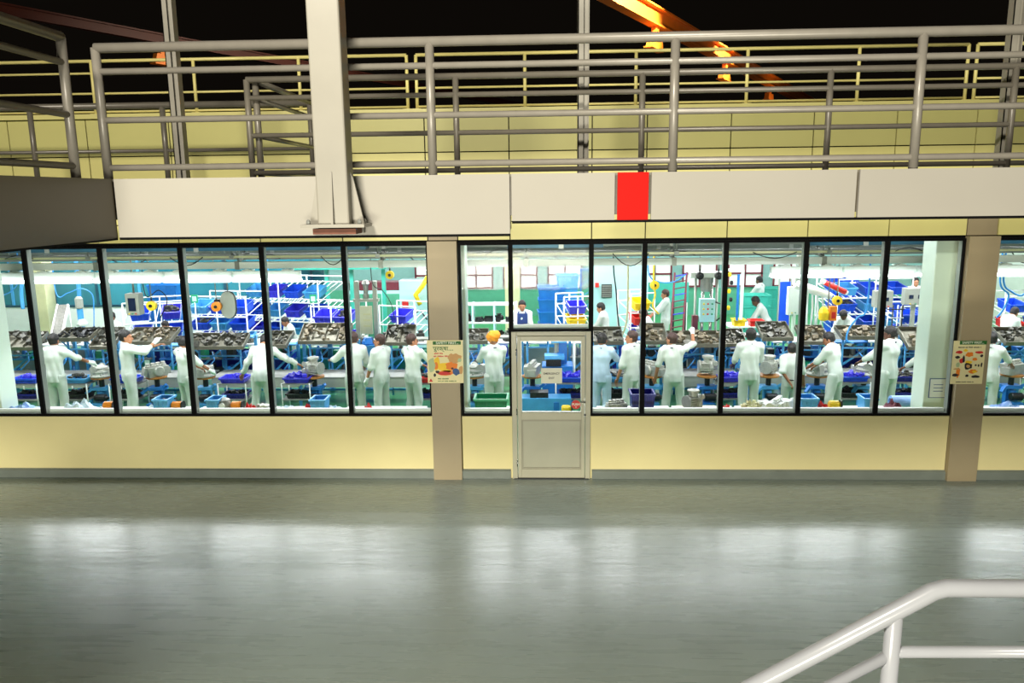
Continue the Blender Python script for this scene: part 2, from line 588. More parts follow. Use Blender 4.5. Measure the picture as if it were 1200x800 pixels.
p1 = thing('safety_poster', 'cream safety poster with a yellow and orange cartoon on the left pilaster', 'poster', (-1.44, -.093, 1.82))
MB().b2((-.265, -.002, -.32), (.265, .002, .32)).build('sheet', M_PAPER, p1)
MB().b2((-.175, -.004, .255), (.235, -.002, .305)).build('header_band', M_INKG, p1)
text('lettering', 'SAFETY FIRST...', .05, (.035, -.0045, .279), M_INKW, p1, .001)
text('lettering', 'सुरक्षा....', .085, (-.03, -.003, .195), M_INKG, p1, .001)
dashes(p1, -.09, .125, .14, .026, M_INKR, 1)
dashes(p1, -.05, .083, .24, .024, M_INKR, 2)
for c in ((-.2, -.05, .05, .12, M_INKS), (.16, .05, .09, .07, M_INKT), (.09, .06, .055, .06, M_INKT), (-.13, -.02, .045, .1, M_INKY),
          (-.14, -.06, .035, .06, M_INKO), (0, -.08, .12, .07, M_INKY), (.09, -.07, .09, .06, M_INKO), (0, -.165, .14, .04, M_INKO),
          (-.02, -.175, .09, .025, M_INKR), (.155, -.15, .055, .055, M_INKB), (.1, -.1, .018, .016, M_INKK), (-.12, -.15, .03, .02, M_INKK),
          (.23, -.12, .03, .06, M_INKT), (.21, .02, .03, .03, M_INKS), (-.16, -.2, .02, .03, M_INKK)):
    blob(p1, 'printed_shape', *c[:4], c[4], y=-.003 - .0003 * abs(c[0]))
dashes(p1, -.03, -.255, .17, .02, M_INKG, 3)
dashes(p1, .02, -.29, .27, .018, M_INKG, 4)
MB().prism([(-.25, -.3), (-.19, -.3), (-.22, -.25)], -.0035, -.0025).build('printed_shape', M_INKR, p1)

p2 = thing('safety_poster', 'safety poster crowded with small pictures of protective gear on the right pilaster', 'poster', (6.05, -.093, 1.80))
MB().b2((-.225, -.002, -.33), (.225, .002, .30)).build('sheet', M_PAPER, p2)
MB().b2((-.14, -.004, .245), (.235, -.002, .30)).build('header_band', M_INKG, p2)
text('lettering', 'SAFETY FIRST...', .046, (.045, -.0045, .272), M_INKW, p2, .001)
dashes(p2, .01, .205, .33, .02, M_INKK, 5)
dashes(p2, -.02, -.30, .25, .016, M_INKK, 6)
for k, c in enumerate(((-.135, .135, .055, .022, M_INKR), (.14, .13, .06, .018, M_INKR), (.01, .10, .055, .035, M_INKO), (-.05, .16, .03, .02, M_INKY),
          (-.155, .06, .035, .02, M_INKK), (-.09, .01, .04, .035, M_INKR), (-.065, .035, .018, .05, M_INKK), (.09, .03, .035, .022, M_INKO),
          (.005, -.015, .045, .03, M_INKY), (.005, -.07, .055, .05, M_INKK), (.005, -.07, .028, .025, M_INKT), (.11, -.055, .016, .014, M_INKK),
          (.15, -.06, .012, .02, M_INKK), (.19, -.05, .012, .035, M_INKK), (-.14, -.05, .03, .035, M_INKS), (-.13, -.16, .03, .08, M_INKO),
          (-.16, -.2, .045, .022, M_INKK), (.08, -.145, .06, .03, M_INKO), (.1, -.15, .03, .02, M_INKY), (.0, -.21, .025, .018, M_INKK), (.12, -.22, .06, .02, M_INKK),
          (.18, .08, .02, .02, M_INKK), (-.15, -.11, .05, .012, M_INKT))):
    blob(p2, 'printed_shape', *c[:4], c[4], y=-.003 - .0001 * k, seed=k)

# ------------------------------------------------------------------ elevated walkway (gallery)
DK = 4.37
gy0, gy1 = -5.25, -3.4
wk = thing('walkway', 'elevated walkway with grey fascia and one red panel crossing the hall', 'walkway')
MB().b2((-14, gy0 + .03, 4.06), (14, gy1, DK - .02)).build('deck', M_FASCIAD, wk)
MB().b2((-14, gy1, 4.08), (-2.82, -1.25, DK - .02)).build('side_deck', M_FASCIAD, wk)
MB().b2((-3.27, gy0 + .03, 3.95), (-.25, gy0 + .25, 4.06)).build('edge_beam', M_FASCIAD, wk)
for a, b, z0, m in ((-3.29, -.252, 3.925, M_FASCIA), (-.236, .538, 4.02, M_FASCIA), (.56, .79, 4.02, M_RED), (.812, 2.32, 4.02, M_FASCIA), (2.342, 5.2, 4.02, M_FASCIA), (5.222, 8.1, 4.02, M_FASCIA)):
    o = MB().b2((a, gy0, z0), (b, gy0 + .028, DK)).build('fascia_panel', m, wk)
    if m is M_RED:
        o['label'] = 'bright red fascia panel'
MB().b2((-14, gy0 + .028, DK - .02), (14, gy0 + .3, DK - .002)).build('deck_edge', M_RAILD, wk)
MB().b2((-3.292, gy0 + .005, 3.905), (-.25, gy0 + .03, 3.925)).build('fascia_bead', M_BLACK, wk)
MB().b2((-.236, gy0 + .005, 4.0), (8.1, gy0 + .03, 4.02)).build('fascia_bead', M_BLACK, wk)

wb = thing('side_walkway', 'darker side walkway arm running from the left towards the viewer', 'walkway')
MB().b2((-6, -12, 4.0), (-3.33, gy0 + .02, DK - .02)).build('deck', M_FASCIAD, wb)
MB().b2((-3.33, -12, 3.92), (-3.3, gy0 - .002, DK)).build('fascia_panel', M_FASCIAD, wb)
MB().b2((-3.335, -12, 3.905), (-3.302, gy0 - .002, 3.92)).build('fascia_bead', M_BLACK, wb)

RZ = (5.335, 5.165, 4.81, 4.455)


def railing(label, pts, posts, m, cat='railing', zs=RZ, r_top=.036, r=.024, r_post=.034, base=DK, name='railing', ztop=None):
    """pts: plan corners; posts: plan positions"""
    root = thing(name, label, cat)
    for k, z in enumerate(zs):
        for i in range(len(pts) - 1):
            a, b = pts[i], pts[i + 1]
            rr = r_top if k == 0 else r
            MB().tube([(a[0], a[1], z), (b[0], b[1], z)], rr, 14).build('rail', m, root)
    for px_ in posts:
        MB().tube([(px_[0], px_[1], base), (px_[0], px_[1], (zs[0] if ztop is None else ztop))], r_post, 14).build('post', m, root)
    return root


yn = gy0 + .06
railing('near grey tubular railing along the walkway front', [(-3.36, yn), (9, yn)],
        [(-3.36, yn)] + [(X(p, 120, yn), yn) for p in (505, 790, 1076)] + [(5.6, yn), (7.4, yn), (9, yn)], M_RAIL)
railing('grey railing on the side walkway coming towards the viewer', [(-3.36, -5.62), (-3.36, -12)],
        [(-3.36, -5.62), (-3.36, -8), (-3.36, -10.2)], M_RAIL)
yf = gy1 - .06
railing('far grey railing along the back edge of the walkway', [(-2.86, yf), (10, yf)],
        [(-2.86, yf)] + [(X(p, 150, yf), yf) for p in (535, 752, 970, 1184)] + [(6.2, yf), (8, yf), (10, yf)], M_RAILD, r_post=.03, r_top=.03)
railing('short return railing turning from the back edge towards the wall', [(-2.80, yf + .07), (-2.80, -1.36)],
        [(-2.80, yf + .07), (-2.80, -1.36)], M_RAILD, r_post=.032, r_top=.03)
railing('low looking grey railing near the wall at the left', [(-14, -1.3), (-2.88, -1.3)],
        [(-2.88, -1.3), (X(192, 150, -1.3), -1.3), (X(37, 150, -1.3), -1.3), (-8, -1.3), (-10, -1.3)], M_RAILD, r_top=.04, r=.022, zs=(5.36, 4.81))

# yellow railing on the flat roof of the workshop
zy = (6.13, 5.965, 5.69, 5.44)


def yrail(label, a, b, posts):
    root = thing('roof_railing', label, 'railing', group='yellow railings on the workshop roof')
    for k, z in enumerate(zy):
        MB().tube([(a, .08, z), (b, .08, z)], .024 if k == 0 else .016, 8).build('rail', M_YRAIL, root)
    for x_ in posts:
        MB().tube([(x_, .08, 5.41), (x_, .08, zy[0])], .024, 8).build('post', M_YRAIL, root)
        MB().b2((x_ - .06, .03, 5.40), (x_ + .06, .13, 5.412)).build('foot_plate', M_YRAIL, root)


yrail('left length of yellow railing on the workshop roof', -9.4, -1.886, [-9.4, -7.85, -6.365, -4.9, -3.404, -1.886])
yrail('middle length of yellow railing on the workshop roof', -1.755, 5.75, [-1.755, -.243, 1.289, 2.805, 4.304, 5.75])
yrail('right length of yellow railing on the workshop roof', 5.868, 11.8, [5.868, 7.35, 8.85, 10.3, 11.8])

# columns
c = thing('hanger_column', 'broad grey steel column with gusset plates standing in front of the fascia', 'column', (-1.535, -5.40, 3.995))
MB().box((0, -.01, 3.6), (.235, .2, 7.2)).build('shaft', M_COLUMN, c, bevel=.012)
MB().box((0, -.02, .012), (.47, .27, .024)).build('base_plate', M_COLUMN, c)
MB().box((.0, 0, -.03), (.32, .2, .04)).build('packing_block', M_RUST, c)
for s_ in (-1, 1):
    MB().prism([(s_ * .118, .024), (s_ * .205, .024), (s_ * .135, .36), (s_ * .118, .40)], -.012, .012).build('gusset', M_COLUMN, c)
MB().add([(x_, y_, z_) for x_ in (-.008, .008) for y_, z_ in ((-.11, .024), (-.15, .024), (-.118, .40), (-.11, .40))],
         [(0, 1, 2, 3), (7, 6, 5, 4), (0, 4, 5, 1), (1, 5, 6, 2), (2, 6, 7, 3), (3, 7, 4, 0)]).build('gusset', M_COLUMN, c)
for x_ in (-.19, .19):
    for y_ in (-.1, .06):
        MB().lathe([(.016, 0), (.016, .02), (.008, .035)], (x_, y_, .024), 8).build('bolt', M_STEEL, c)
MB().b2((-1.71, -5.31, 3.945), (-1.36, -5.25, 4.06)).build('bracket', M_FASCIAD, wk)
for k, x_ in enumerate((-3.75, .40, 4.50)):
    c = thing('hanger_post', ('slim grey steel post behind the left part of the railing', 'slim grey steel post behind the middle of the railing', 'slim grey steel post near the right edge of the walkway')[k],
              'post', (x_, -3.2 if k else -3.05, DK - .018))
    MB().b2((-.055, -.05, 0), (-.045, .05, 6)).b2((.045, -.05, 0), (.055, .05, 6)).b2((-.045, -.006, 0), (.045, .006, 6)).b2((-.055, -.05, 0), (.0, -.044, 6)).build('shaft', M_COLUMN, c)
    MB().b2((-.1, -.09, 0), (.1, .09, .015)).build('base_plate', M_COLUMN, c)
MB().b2((-3.9, -3.4, 4.1), (-3.6, -2.9, DK - .02)).build('bracket', M_FASCIAD, wk)
MB().b2((.25, -3.41, 4.1), (.55, -3.08, DK - .02)).build('bracket', M_FASCIAD, wk)
MB().b2((4.35, -3.41, 4.1), (4.65, -3.08, DK - .02)).build('bracket', M_FASCIAD, wk)

# ------------------------------------------------------------------ roof steel
ROOF = 9.2
pa, pb = atz(714, 2, ROOF), atz(895, 97, ROOF)
dr = (pb - pa).normalized()
sd = Vector((dr.y, -dr.x, 0))


def ibeam(name, label, p, q, wf=.55, hb=.9, m=M_ORANGE):
    root = thing(name, label, 'beam')
    p, q = Vector(p), Vector(q)
    MB().bar(p, q, wf, .05).build('bottom_flange', m, root)
    u = Vector((0, 0, hb / 2))
    MB().bar(p + u, q + u, .06, hb - .05).build('web', m, root)
    MB().bar(p + u * 2, q + u * 2, wf, .05).build('top_flange', m, root)
    return root


def along(p0, px_):
    """distance along a roof beam at which it crosses photo column px_"""
    best = min((abs(((p0 + dr * (t * .1)) - Vector((0, CAMY, CAMZ))).dot(Vector(_ri)) / ((p0 + dr * (t * .1)) - Vector((0, CAMY, CAMZ))).dot(Vector(_fw)) * FPX + 600 - px_), t * .1) for t in range(-100, 500))
    return best[1]


tow = sd if (Vector((0, CAMY, ROOF)) - pa).dot(sd) > 0 else -sd       # towards the viewer
qa = atz(150, 43, ROOF)
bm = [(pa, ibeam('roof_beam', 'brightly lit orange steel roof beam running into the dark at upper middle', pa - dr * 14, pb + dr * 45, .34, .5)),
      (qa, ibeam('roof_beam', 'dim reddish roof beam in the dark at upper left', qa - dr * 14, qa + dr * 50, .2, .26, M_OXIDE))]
for k, (i, px_, lb_, W_) in enumerate(((0, 768, 'orange haunched bracket nearest, under the bright roof beam', .52), (0, 850, 'orange haunched bracket farther along the bright roof beam', .6),
                                   (0, 902, 'orange haunched bracket farthest along the bright roof beam', .62), (1, 190, 'orange haunched bracket under the dim left roof beam', .36))):
    pc = bm[i][0] + dr * along(bm[i][0], px_)
    root = thing('haunch_bracket', lb_, 'bracket', pc, math.atan2(dr.y, dr.x))
    MB().prism([(-W_ * .75, -.36), (-W_, -.66), (W_, -.66), (W_ * .75, -.36)], -.1, .1).build('haunch', M_ORANGE, root)
    MB().b2((-W_ * 1.1, -.15, -.70), (W_ * 1.1, .15, -.66)).build('flange', M_ORANGE, root)
    MB().b2((-.12, -.08, -.36), (.12, .08, -.03)).build('stub', M_ORANGE, root)
    point('roof_lamp', pc + tow * 1.5 + Vector((-.3, 0, -1.1)), (70, 80, 60, 14)[k], (1, .62, .28))
spot('roof_spot', pa + dr * along(pa, 742) + tow * 3.0 + Vector((0, 0, 2.0)), pa + dr * along(pa, 742) + Vector((0, 0, .3)), 13000, (1, .9, .7), 72)
spot('roof_spot', pa + dr * along(pa, 846) + tow * 2.6 + Vector((0, 0, 2.0)), pa + dr * along(pa, 846) + Vector((0, 0, .4)), 6000, (1, .9, .68), 46)
point('roof_lamp', qa - dr * 3 + tow * 1.6 + Vector((0, 0, -.8)), 2.5, (1, .4, .18))

# ------------------------------------------------------------------ visitors' stair with white handrail
ys = -8.2
sr_ = thing('stair_railing', 'white tubular stair handrail in the lower right foreground', 'railing')
top = (1.62, ys, 2.60)
dx = -.73
MB().tube([(top[0] + 2.5, ys, 2.607), (top[0] + .03, ys, 2.602), (top[0] - .02, ys, 2.585), (top[0] - 2.2, ys, 2.585 - 2.18 * .625)], .037, 20).build('rail', M_WRAIL, sr_)
MB().tube([(1.455, ys, 1.27), (1.455, ys, 2.48)], .034, 18).build('post', M_WRAIL, sr_)
MB().tube([(3.4, ys, 1.45), (3.4, ys, 2.6)], .034, 18).build('post', M_WRAIL, sr_)
MB().tube([(1.455, ys, 2.31), (4.1, ys, 2.345)], .024, 16).build('rail', M_WRAIL, sr_)
MB().tube([(1.455, ys, 2.30), (-.5, ys, 2.30 - 1.955 * .622)], .024, 16).build('rail', M_WRAIL, sr_)
stt = thing('staircase', 'concrete stair and landing below the white handrail', 'stairs')
MB().b2((1.7, ys - 1.4, 1.25), (5, ys + .1, 1.45)).build('landing', M_CONCRETE, stt)
for k in range(7):
    MB().b2((1.7 - .3 * (k + 1), ys - 1.4, 1.25 - .18 * k - .16), (1.7 - .3 * k + .03, ys + .1, 1.25 - .18 * k + .02)).build('step', M_CONCRETE, stt)
for x_ in (1.8, 4.4):
    MB().b2((x_, ys - 1.3, 0), (x_ + .3, ys, 1.25)).build('support', M_CONCRETE, stt)

# ------------------------------------------------------------------ workshop shell
struct(MB().b2((-17, .14, -.2), (15, 16.2, 0)).build('floor_workshop', M_GFLOOR), 'green painted floor of the workshop behind the windows', 'floor')
struct(MB().b2((-17, .14, 4.4), (15, 16.2, 4.5)).build('ceiling', M_CEIL), 'dim workshop ceiling above the windows', 'ceiling')
for nm, a, b in (('left', -17, -16.9), ('right', 14.9, 15)):
    struct(MB().b2((a, .16, 0), (b, 16.2, 4.4)).build('wall_%s' % nm, M_OFFW), '%s end wall of the workshop' % nm, 'wall')
wbk = struct(thing('wall_back', 'x', 'wall'), 'far workshop wall with green dado and red framed windows', 'wall')
MB().b2((-17, 16, 0), (15, 16.2, .95)).build('dado', M_GREENW, wbk)
MB().b2((-17, 16.02, .95), (15, 16.2, 4.4)).build('wall_face', M_BACKW, wbk)
for k in range(9):
    x_ = -4.5 + k * 1.55
    MB().b2((x_, 15.97, 1.0), (x_ + 1.2, 16.01, 1.95)).build('window_light', M_WHITE, wbk)
    fr = MB()
    for q in (0, .57, 1.14):
        fr.b2((x_ + q, 15.94, 1.0), (x_ + q + .06, 15.98, 1.95))
    fr.b2((x_, 15.94, 1.42), (x_ + 1.2, 15.98, 1.48)).b2((x_, 15.94, .98), (x_ + 1.2, 15.98, 1.04))
    fr.build('red_frame', M_DRED, wbk)
# partition at the back left: white dado, teal glazing
YP = 10.6
wp = struct(thing('wall_partition', 'x', 'wall'), 'white partition with teal glazing at the back left of the workshop', 'wall')
MB().b2((-16.9, YP, 0), (-6.2, YP + .1, 1.17)).build('dado', M_WHITE, wp)
MB().b2((-16.9, YP + .03, 1.2), (-6.2, YP + .05, 2.9)).build('glazing', M_TEALG, wp)
MB().b2((-16.9, YP - .02, 1.17), (-6.2, YP + .1, 1.23)).build('glazing_rail', M_TEALD, wp)
for k in range(9):
    x_ = -16.6 + k * 1.25
    MB().b2((x_, YP, 1.23), (x_ + .07, YP + .08, 2.9)).build('glazing_bar', M_LBLUE if k % 3 == 1 else M_TEALD, wp)

# columns inside
for x0, x1, y0, y1, lb_, m in ((5.72, 6.12, .42, .82, 'white column just inside the right hand window', M_COLW), (-1.75, -1.18, .5, .9, 'pale column just inside, behind the left pilaster', M_COLW),
                              (-9.1, -8.72, .6, 1.0, 'pale column just inside at the left edge', M_COLW),
                              (-.15 - 1.02, -.72, 12.4, 12.8, 'cream column far back seen through the narrow window', M_PIPEC),
                              (-13.2, -12.75, 8.2, 8.6, 'cream column at the back left', M_PIPEC)):
    root = thing('interior_column', lb_, 'column', ((x0 + x1) / 2, (y0 + y1) / 2, 0))
    MB().box((0, 0, 2.2), (x1 - x0, y1 - y0, 4.4)).build('shaft', m, root, bevel=.015)
    MB().box((0, 0, .06), (x1 - x0 + .04, y1 - y0 + .04, .12)).build('plinth', M_GREYP, root)
nt = thing('notice_sheet', 'blue edged notice sheet low on the white interior column', 'notice', (5.92, .413, 1.28))
MB().b2((-.13, -.004, -.15), (.13, .004, .15)).build('border', M_INKB, nt)
MB().b2((-.12, -.006, -.14), (.12, -.004, .14)).build('sheet', M_WHITE, nt)
for k in range(3):
    MB().b2((-.07, -.0075, .05 - k * .05), (.07, -.006, .06 - k * .05)).build('printed_line', M_INKB, nt)

# ------------------------------------------------------------------ overhead services
def beam_x(name, lb_, cat, z0, z1, y0, y1, m, xa_=-16.8, xb_=14.8, hangers=True):
    root = thing(name, lb_, cat)
    MB().b2((xa_, y0, z0), (xb_, y1, z1)).build('run', m, root)
    if hangers:
        for k in range(max(1, int((xb_ - xa_) / 2.6))):
            x_ = xa_ + .9 + 2.6 * k
            MB().tube([(x_, (y0 + y1) / 2, z1), (x_, (y0 + y1) / 2, 4.4)], .012, 6).build('hanger', M_STEEL, root)
            MB().b2((x_ - .04, y0 - .015, z0 - .015), (x_ + .04, y1 + .015, z1 + .015)).build('clip', M_STEEL, root)
    return root


beam_x('light_trunking', 'white trunking beam that carries the strip lights', 'trunking', 2.96, 3.08, 2.62, 2.74, M_WHITE)
beam_x('cable_tray', 'grey cable tray above the white trunking', 'cable tray', 3.10, 3.2, 2.85, 3.15, M_DUCT)
beam_x('air_pipe', 'cream air pipe running along above the work line', 'pipe', 3.17, 3.205, 2.40, 2.44, M_PIPEC)
beam_x('service_duct', 'broad grey duct under the workshop ceiling', 'duct', 3.29, 3.45, 2.9, 3.3, M_DUCT)
beam_x('service_duct', 'upper greenish duct touching the window head', 'duct', 3.55, 3.8, 3.6, 4.1, M_DUCT)
beam_x('service_duct', 'deep dark grey duct behind the strip lights', 'duct', 2.98, 3.3, 4.5, 4.9, M_DUCT)
beam_x('service_duct', 'second dark duct deeper in the workshop', 'duct', 2.75, 3.0, 8.9, 9.3, M_DUCT)
for k, (xa_, xb_, lb_) in enumerate(((-12.0, -3.0, 'teal duct across the top of the left windows'), (-.6, 1.0, 'short teal duct above the door'), (4.4, 9.8, 'teal duct across the top of the right windows'))):
    beam_x('teal_duct', lb_, 'duct', 3.33, 3.47, 1.9, 2.2, M_TEALD, xa_, xb_)
for k, (x_, ph) in enumerate(((-9.6, 'at the left edge'), (-7.9, 'above the worker reaching right'), (-6.6, 'above the worker with raised hands'), (-5.2, 'above the grey oval guard'), (-3.9, 'above the large flow rack'), (-2.4, 'above the two post press'),
                              (-1.0, 'above the turbaned worker'), (.2, 'above the door'), (1.2, 'above the worker in pale blue'), (2.1, 'above the worker raising a glove'), (3.6, 'above the upright worker'), (4.9, 'above the worker bent left'), (6.0, 'above the tall worker'), (8.2, 'in the far right window'))):
    y_ = ((2.38, 3.17), (2.83, 3.10))[k % 2]
    L, dp_ = random.uniform(.4, .75), random.uniform(.1, .22)
    pts = [(x_ + L * q / 8, y_[0], y_[1] + .02 - dp_ * math.sin(PI * q / 8) * (1 if k % 3 else -.5)) for q in range(9)]
    tag(MB().tube(pts, .009, 6).build('cable_loop', M_CABLE), 'loose dark cable loop on the overhead services ' + ph, 'cable', 'cable loops under the overhead services')


def strip(lb_, a, b, y_=2.5, z=2.82):
    root = thing('strip_light', lb_, 'lamp', group='strip lights over the work line')
    L = b - a
    hs = MB().b2((a, y_ + .02, z - .02), (b, y_ + .12, z + .1)).build('housing', M_WHITE, root)
    for s_ in (-1, 1):
        MB().add([(a, y_ + .07, z + .02), (b, y_ + .07, z + .02), (b, y_ + .07 + s_ * .13, z - .09), (a, y_ + .07 + s_ * .13, z - .09)], [(0, 1, 2, 3)]).build('reflector', M_WHITE, hs)
    for q in (-.02, .16):
        MB().tube([(a + .03, y_ + q, z - .06), (b - .03, y_ + q, z - .06)], .034, 8).build('tube', M_LAMP, hs)
    for q in (.2, .8):
        MB().b2((a + L * q - .03, y_ + .04, z + .1), (a + L * q + .03, y_ + .1, 2.96)).b2((a + L * q - .09, y_ + .03, z + .1), (a + L * q + .09, y_ + .2, z + .125)).build('clamp', M_WHITE, root)
    return root


xs_ = [-11.9, -10.6, -9.32, -8.08, -6.82, -5.56, -4.32]
for i in range(len(xs_) - 1):
    strip(('strip light beyond the left edge', 'strip light in the leftmost window', 'strip light above the worker reaching right', 'strip light above the worker with raised hands',
           'strip light above the grey oval guard', 'strip light above the blue flow racks')[i], xs_[i] + .02, xs_[i + 1] - .02)
xs_ = [3.95, 5.2, 6.45, 7.7, 8.95]
for i in range(len(xs_) - 1):
    strip(('strip light above the blue partition board', 'strip light above the worker bent left', 'strip light crossing behind the white column', 'strip light in the far right window')[i], xs_[i] + .02, xs_[i + 1] - .02)

# ------------------------------------------------------------------ people
def nets(D, lo, res):
    """surface nets of a distance grid -> verts, quads"""
    for k in range(3):
        sl = [slice(None)] * 3
        for e_ in (0, -1):
            sl[k] = e_
            D[tuple(sl)] = np.maximum(D[tuple(sl)], .01)
    ins = D < 0
    nx, ny, nz = D.shape
    acc = np.zeros((nx - 1, ny - 1, nz - 1, 3))
    cnt = np.zeros((nx - 1, ny - 1, nz - 1))
    offs = [(a, b, c) for a in (0, 1) for b in (0, 1) for c in (0, 1)]
    sub = lambda A, o: A[o[0]:nx - 1 + o[0], o[1]:ny - 1 + o[1], o[2]:nz - 1 + o[2]]
    for i, o in enumerate(offs):
        for ax in range(3):
            if o[ax]:
                continue
            q = list(o)
            q[ax] = 1
            a, b = sub(D, o), sub(D, q)
            cr = (a < 0) != (b < 0)
            den = np.where(np.abs(a - b) < 1e-9, 1, a - b)
            t = np.where(cr, a / den, 0)
            for k in range(3):
                base = o[k] + (t if k == ax else 0)
                acc[..., k] += np.where(cr, base, 0)
            cnt += cr
    m = cnt > 0
    idx = -np.ones(m.shape, int)
    idx[m] = np.arange(m.sum())
    ii = np.argwhere(m)
    V = (ii + acc[m] / cnt[m][:, None]) * res + np.array(lo)
    F = []
    for ax in range(3):
        sl0 = [slice(None)] * 3
        sl1 = [slice(None)] * 3
        sl0[ax] = slice(0, -1)
        sl1[ax] = slice(1, None)
        a, b = ins[tuple(sl0)], ins[tuple(sl1)]
        e = np.argwhere(a != b)
        if not len(e):
            continue
        o1, o2 = [k for k in range(3) if k != ax]
        e = e[(e[:, o1] > 0) & (e[:, o2] > 0)]
        fl = a[tuple(e.T)]
        c = []
        for d1, d2 in ((1, 1), (0, 1), (0, 0), (1, 0)):
            g_ = e.copy()
            g_[:, o1] -= d1
            g_[:, o2] -= d2
            c.append(idx[tuple(g_.T)])
        q = np.stack(c, 1)
        if ax == 1:
            fl = ~fl
        q[~fl] = q[~fl][:, ::-1]
        F.append(q)
    return V, np.concatenate(F) if F else np.zeros((0, 4), int)


class Field:
    def __init__(s, lo, hi, res):
        s.lo, s.res = np.array(lo, float), res
        n_ = np.ceil((np.array(hi) - s.lo) / res).astype(int) + 1
        s.n = n_
        s.D = np.full(n_, .2)
        s.ax = [s.lo[k] + res * np.arange(n_[k]) for k in range(3)]

    def cap(s, a, b, ra, rb, flat=None, ff=1., k=.03):
        a, b = np.array(a, float), np.array(b, float)
        R_ = max(ra, rb) + .07
        i0 = np.clip(np.floor((np.minimum(a, b) - R_ - s.lo) / s.res).astype(int), 0, s.n)
        i1 = np.clip(np.ceil((np.maximum(a, b) + R_ - s.lo) / s.res).astype(int) + 1, 0, s.n)
        if (i1 <= i0).any():
            return
        P = np.stack(np.meshgrid(*[s.ax[q][i0[q]:i1[q]] for q in range(3)], indexing='ij'), -1)
        d = b - a
        L2 = max(d @ d, 1e-9)
        t = np.clip(((P - a) @ d) / L2, 0, 1)
        v = P - a - t[..., None] * d
        if flat is not None:
            fl = np.array(flat, float)
            fl /= np.linalg.norm(fl)
            v = v + ((v @ fl) * (1 / ff - 1))[..., None] * fl
        dist = np.linalg.norm(v, axis=-1) - (ra + (rb - ra) * t)
        if flat is not None:
            dist = np.where(dist > 0, dist * ff, dist)
        sl = tuple(slice(i0[q], i1[q]) for q in range(3))
        A = s.D[sl]
        h = np.clip(.5 + .5 * (A - dist) / k, 0, 1)
        s.D[sl] = A * (1 - h) + dist * h - k * h * (1 - h)

    def cut(s, pt, nrm):
        """keep the side the normal points away from"""
        P = np.stack(np.meshgrid(*s.ax, indexing='ij'), -1)
        s.D = np.maximum(s.D, (P - np.array(pt)) @ np.array(nrm))

    def wrinkle(s, amp, seed):
        x_, y_, z_ = np.meshgrid(*s.ax, indexing='ij')
        p_ = seed * 1.7
        s.D = s.D + amp * (np.sin(46 * x_ + 9 * z_ + 20 * y_ + p_) * (.6 + .4 * np.sin(6 * z_ + p_)) + .5 * np.sin(13 * z_ + 24 * x_ + 2 * p_) * np.sin(9 * z_ - 15 * x_ + p_))

    def mesh(s, name):
        V, F = nets(s.D, s.lo, s.res)
        return V, F


def npmesh(name, V, F, extra=None):
    V = [tuple(p) for p in V]
    F = [tuple(int(i) for i in q) for q in F]
    if extra is not None:
        o = len(V)
        V += [tuple(p) for p in extra.v]
        F += [tuple(i + o for i in q) for q in extra.f]
    me = bpy.data.meshes.new(name)
    me.from_pydata(V, [], F)
    me.polygons.foreach_set('use_smooth', [True] * len(me.polygons))
    me.update()
    return me


def ik(sh, tgt, l1, l2, pole):
    sh, tgt, pole = Vector(sh), Vector(tgt), Vector(pole)
    d = tgt - sh
    L = min(max(d.length, .12), l1 + l2 - .005)
    d = d.normalized()
    tgt = sh + d * L
    a = (l1 * l1 - l2 * l2 + L * L) / (2 * L)
    h = math.sqrt(max(l1 * l1 - a * a, 0))
    pl = (pole - d * pole.dot(d)).normalized()
    return sh + d * a + pl * h, tgt


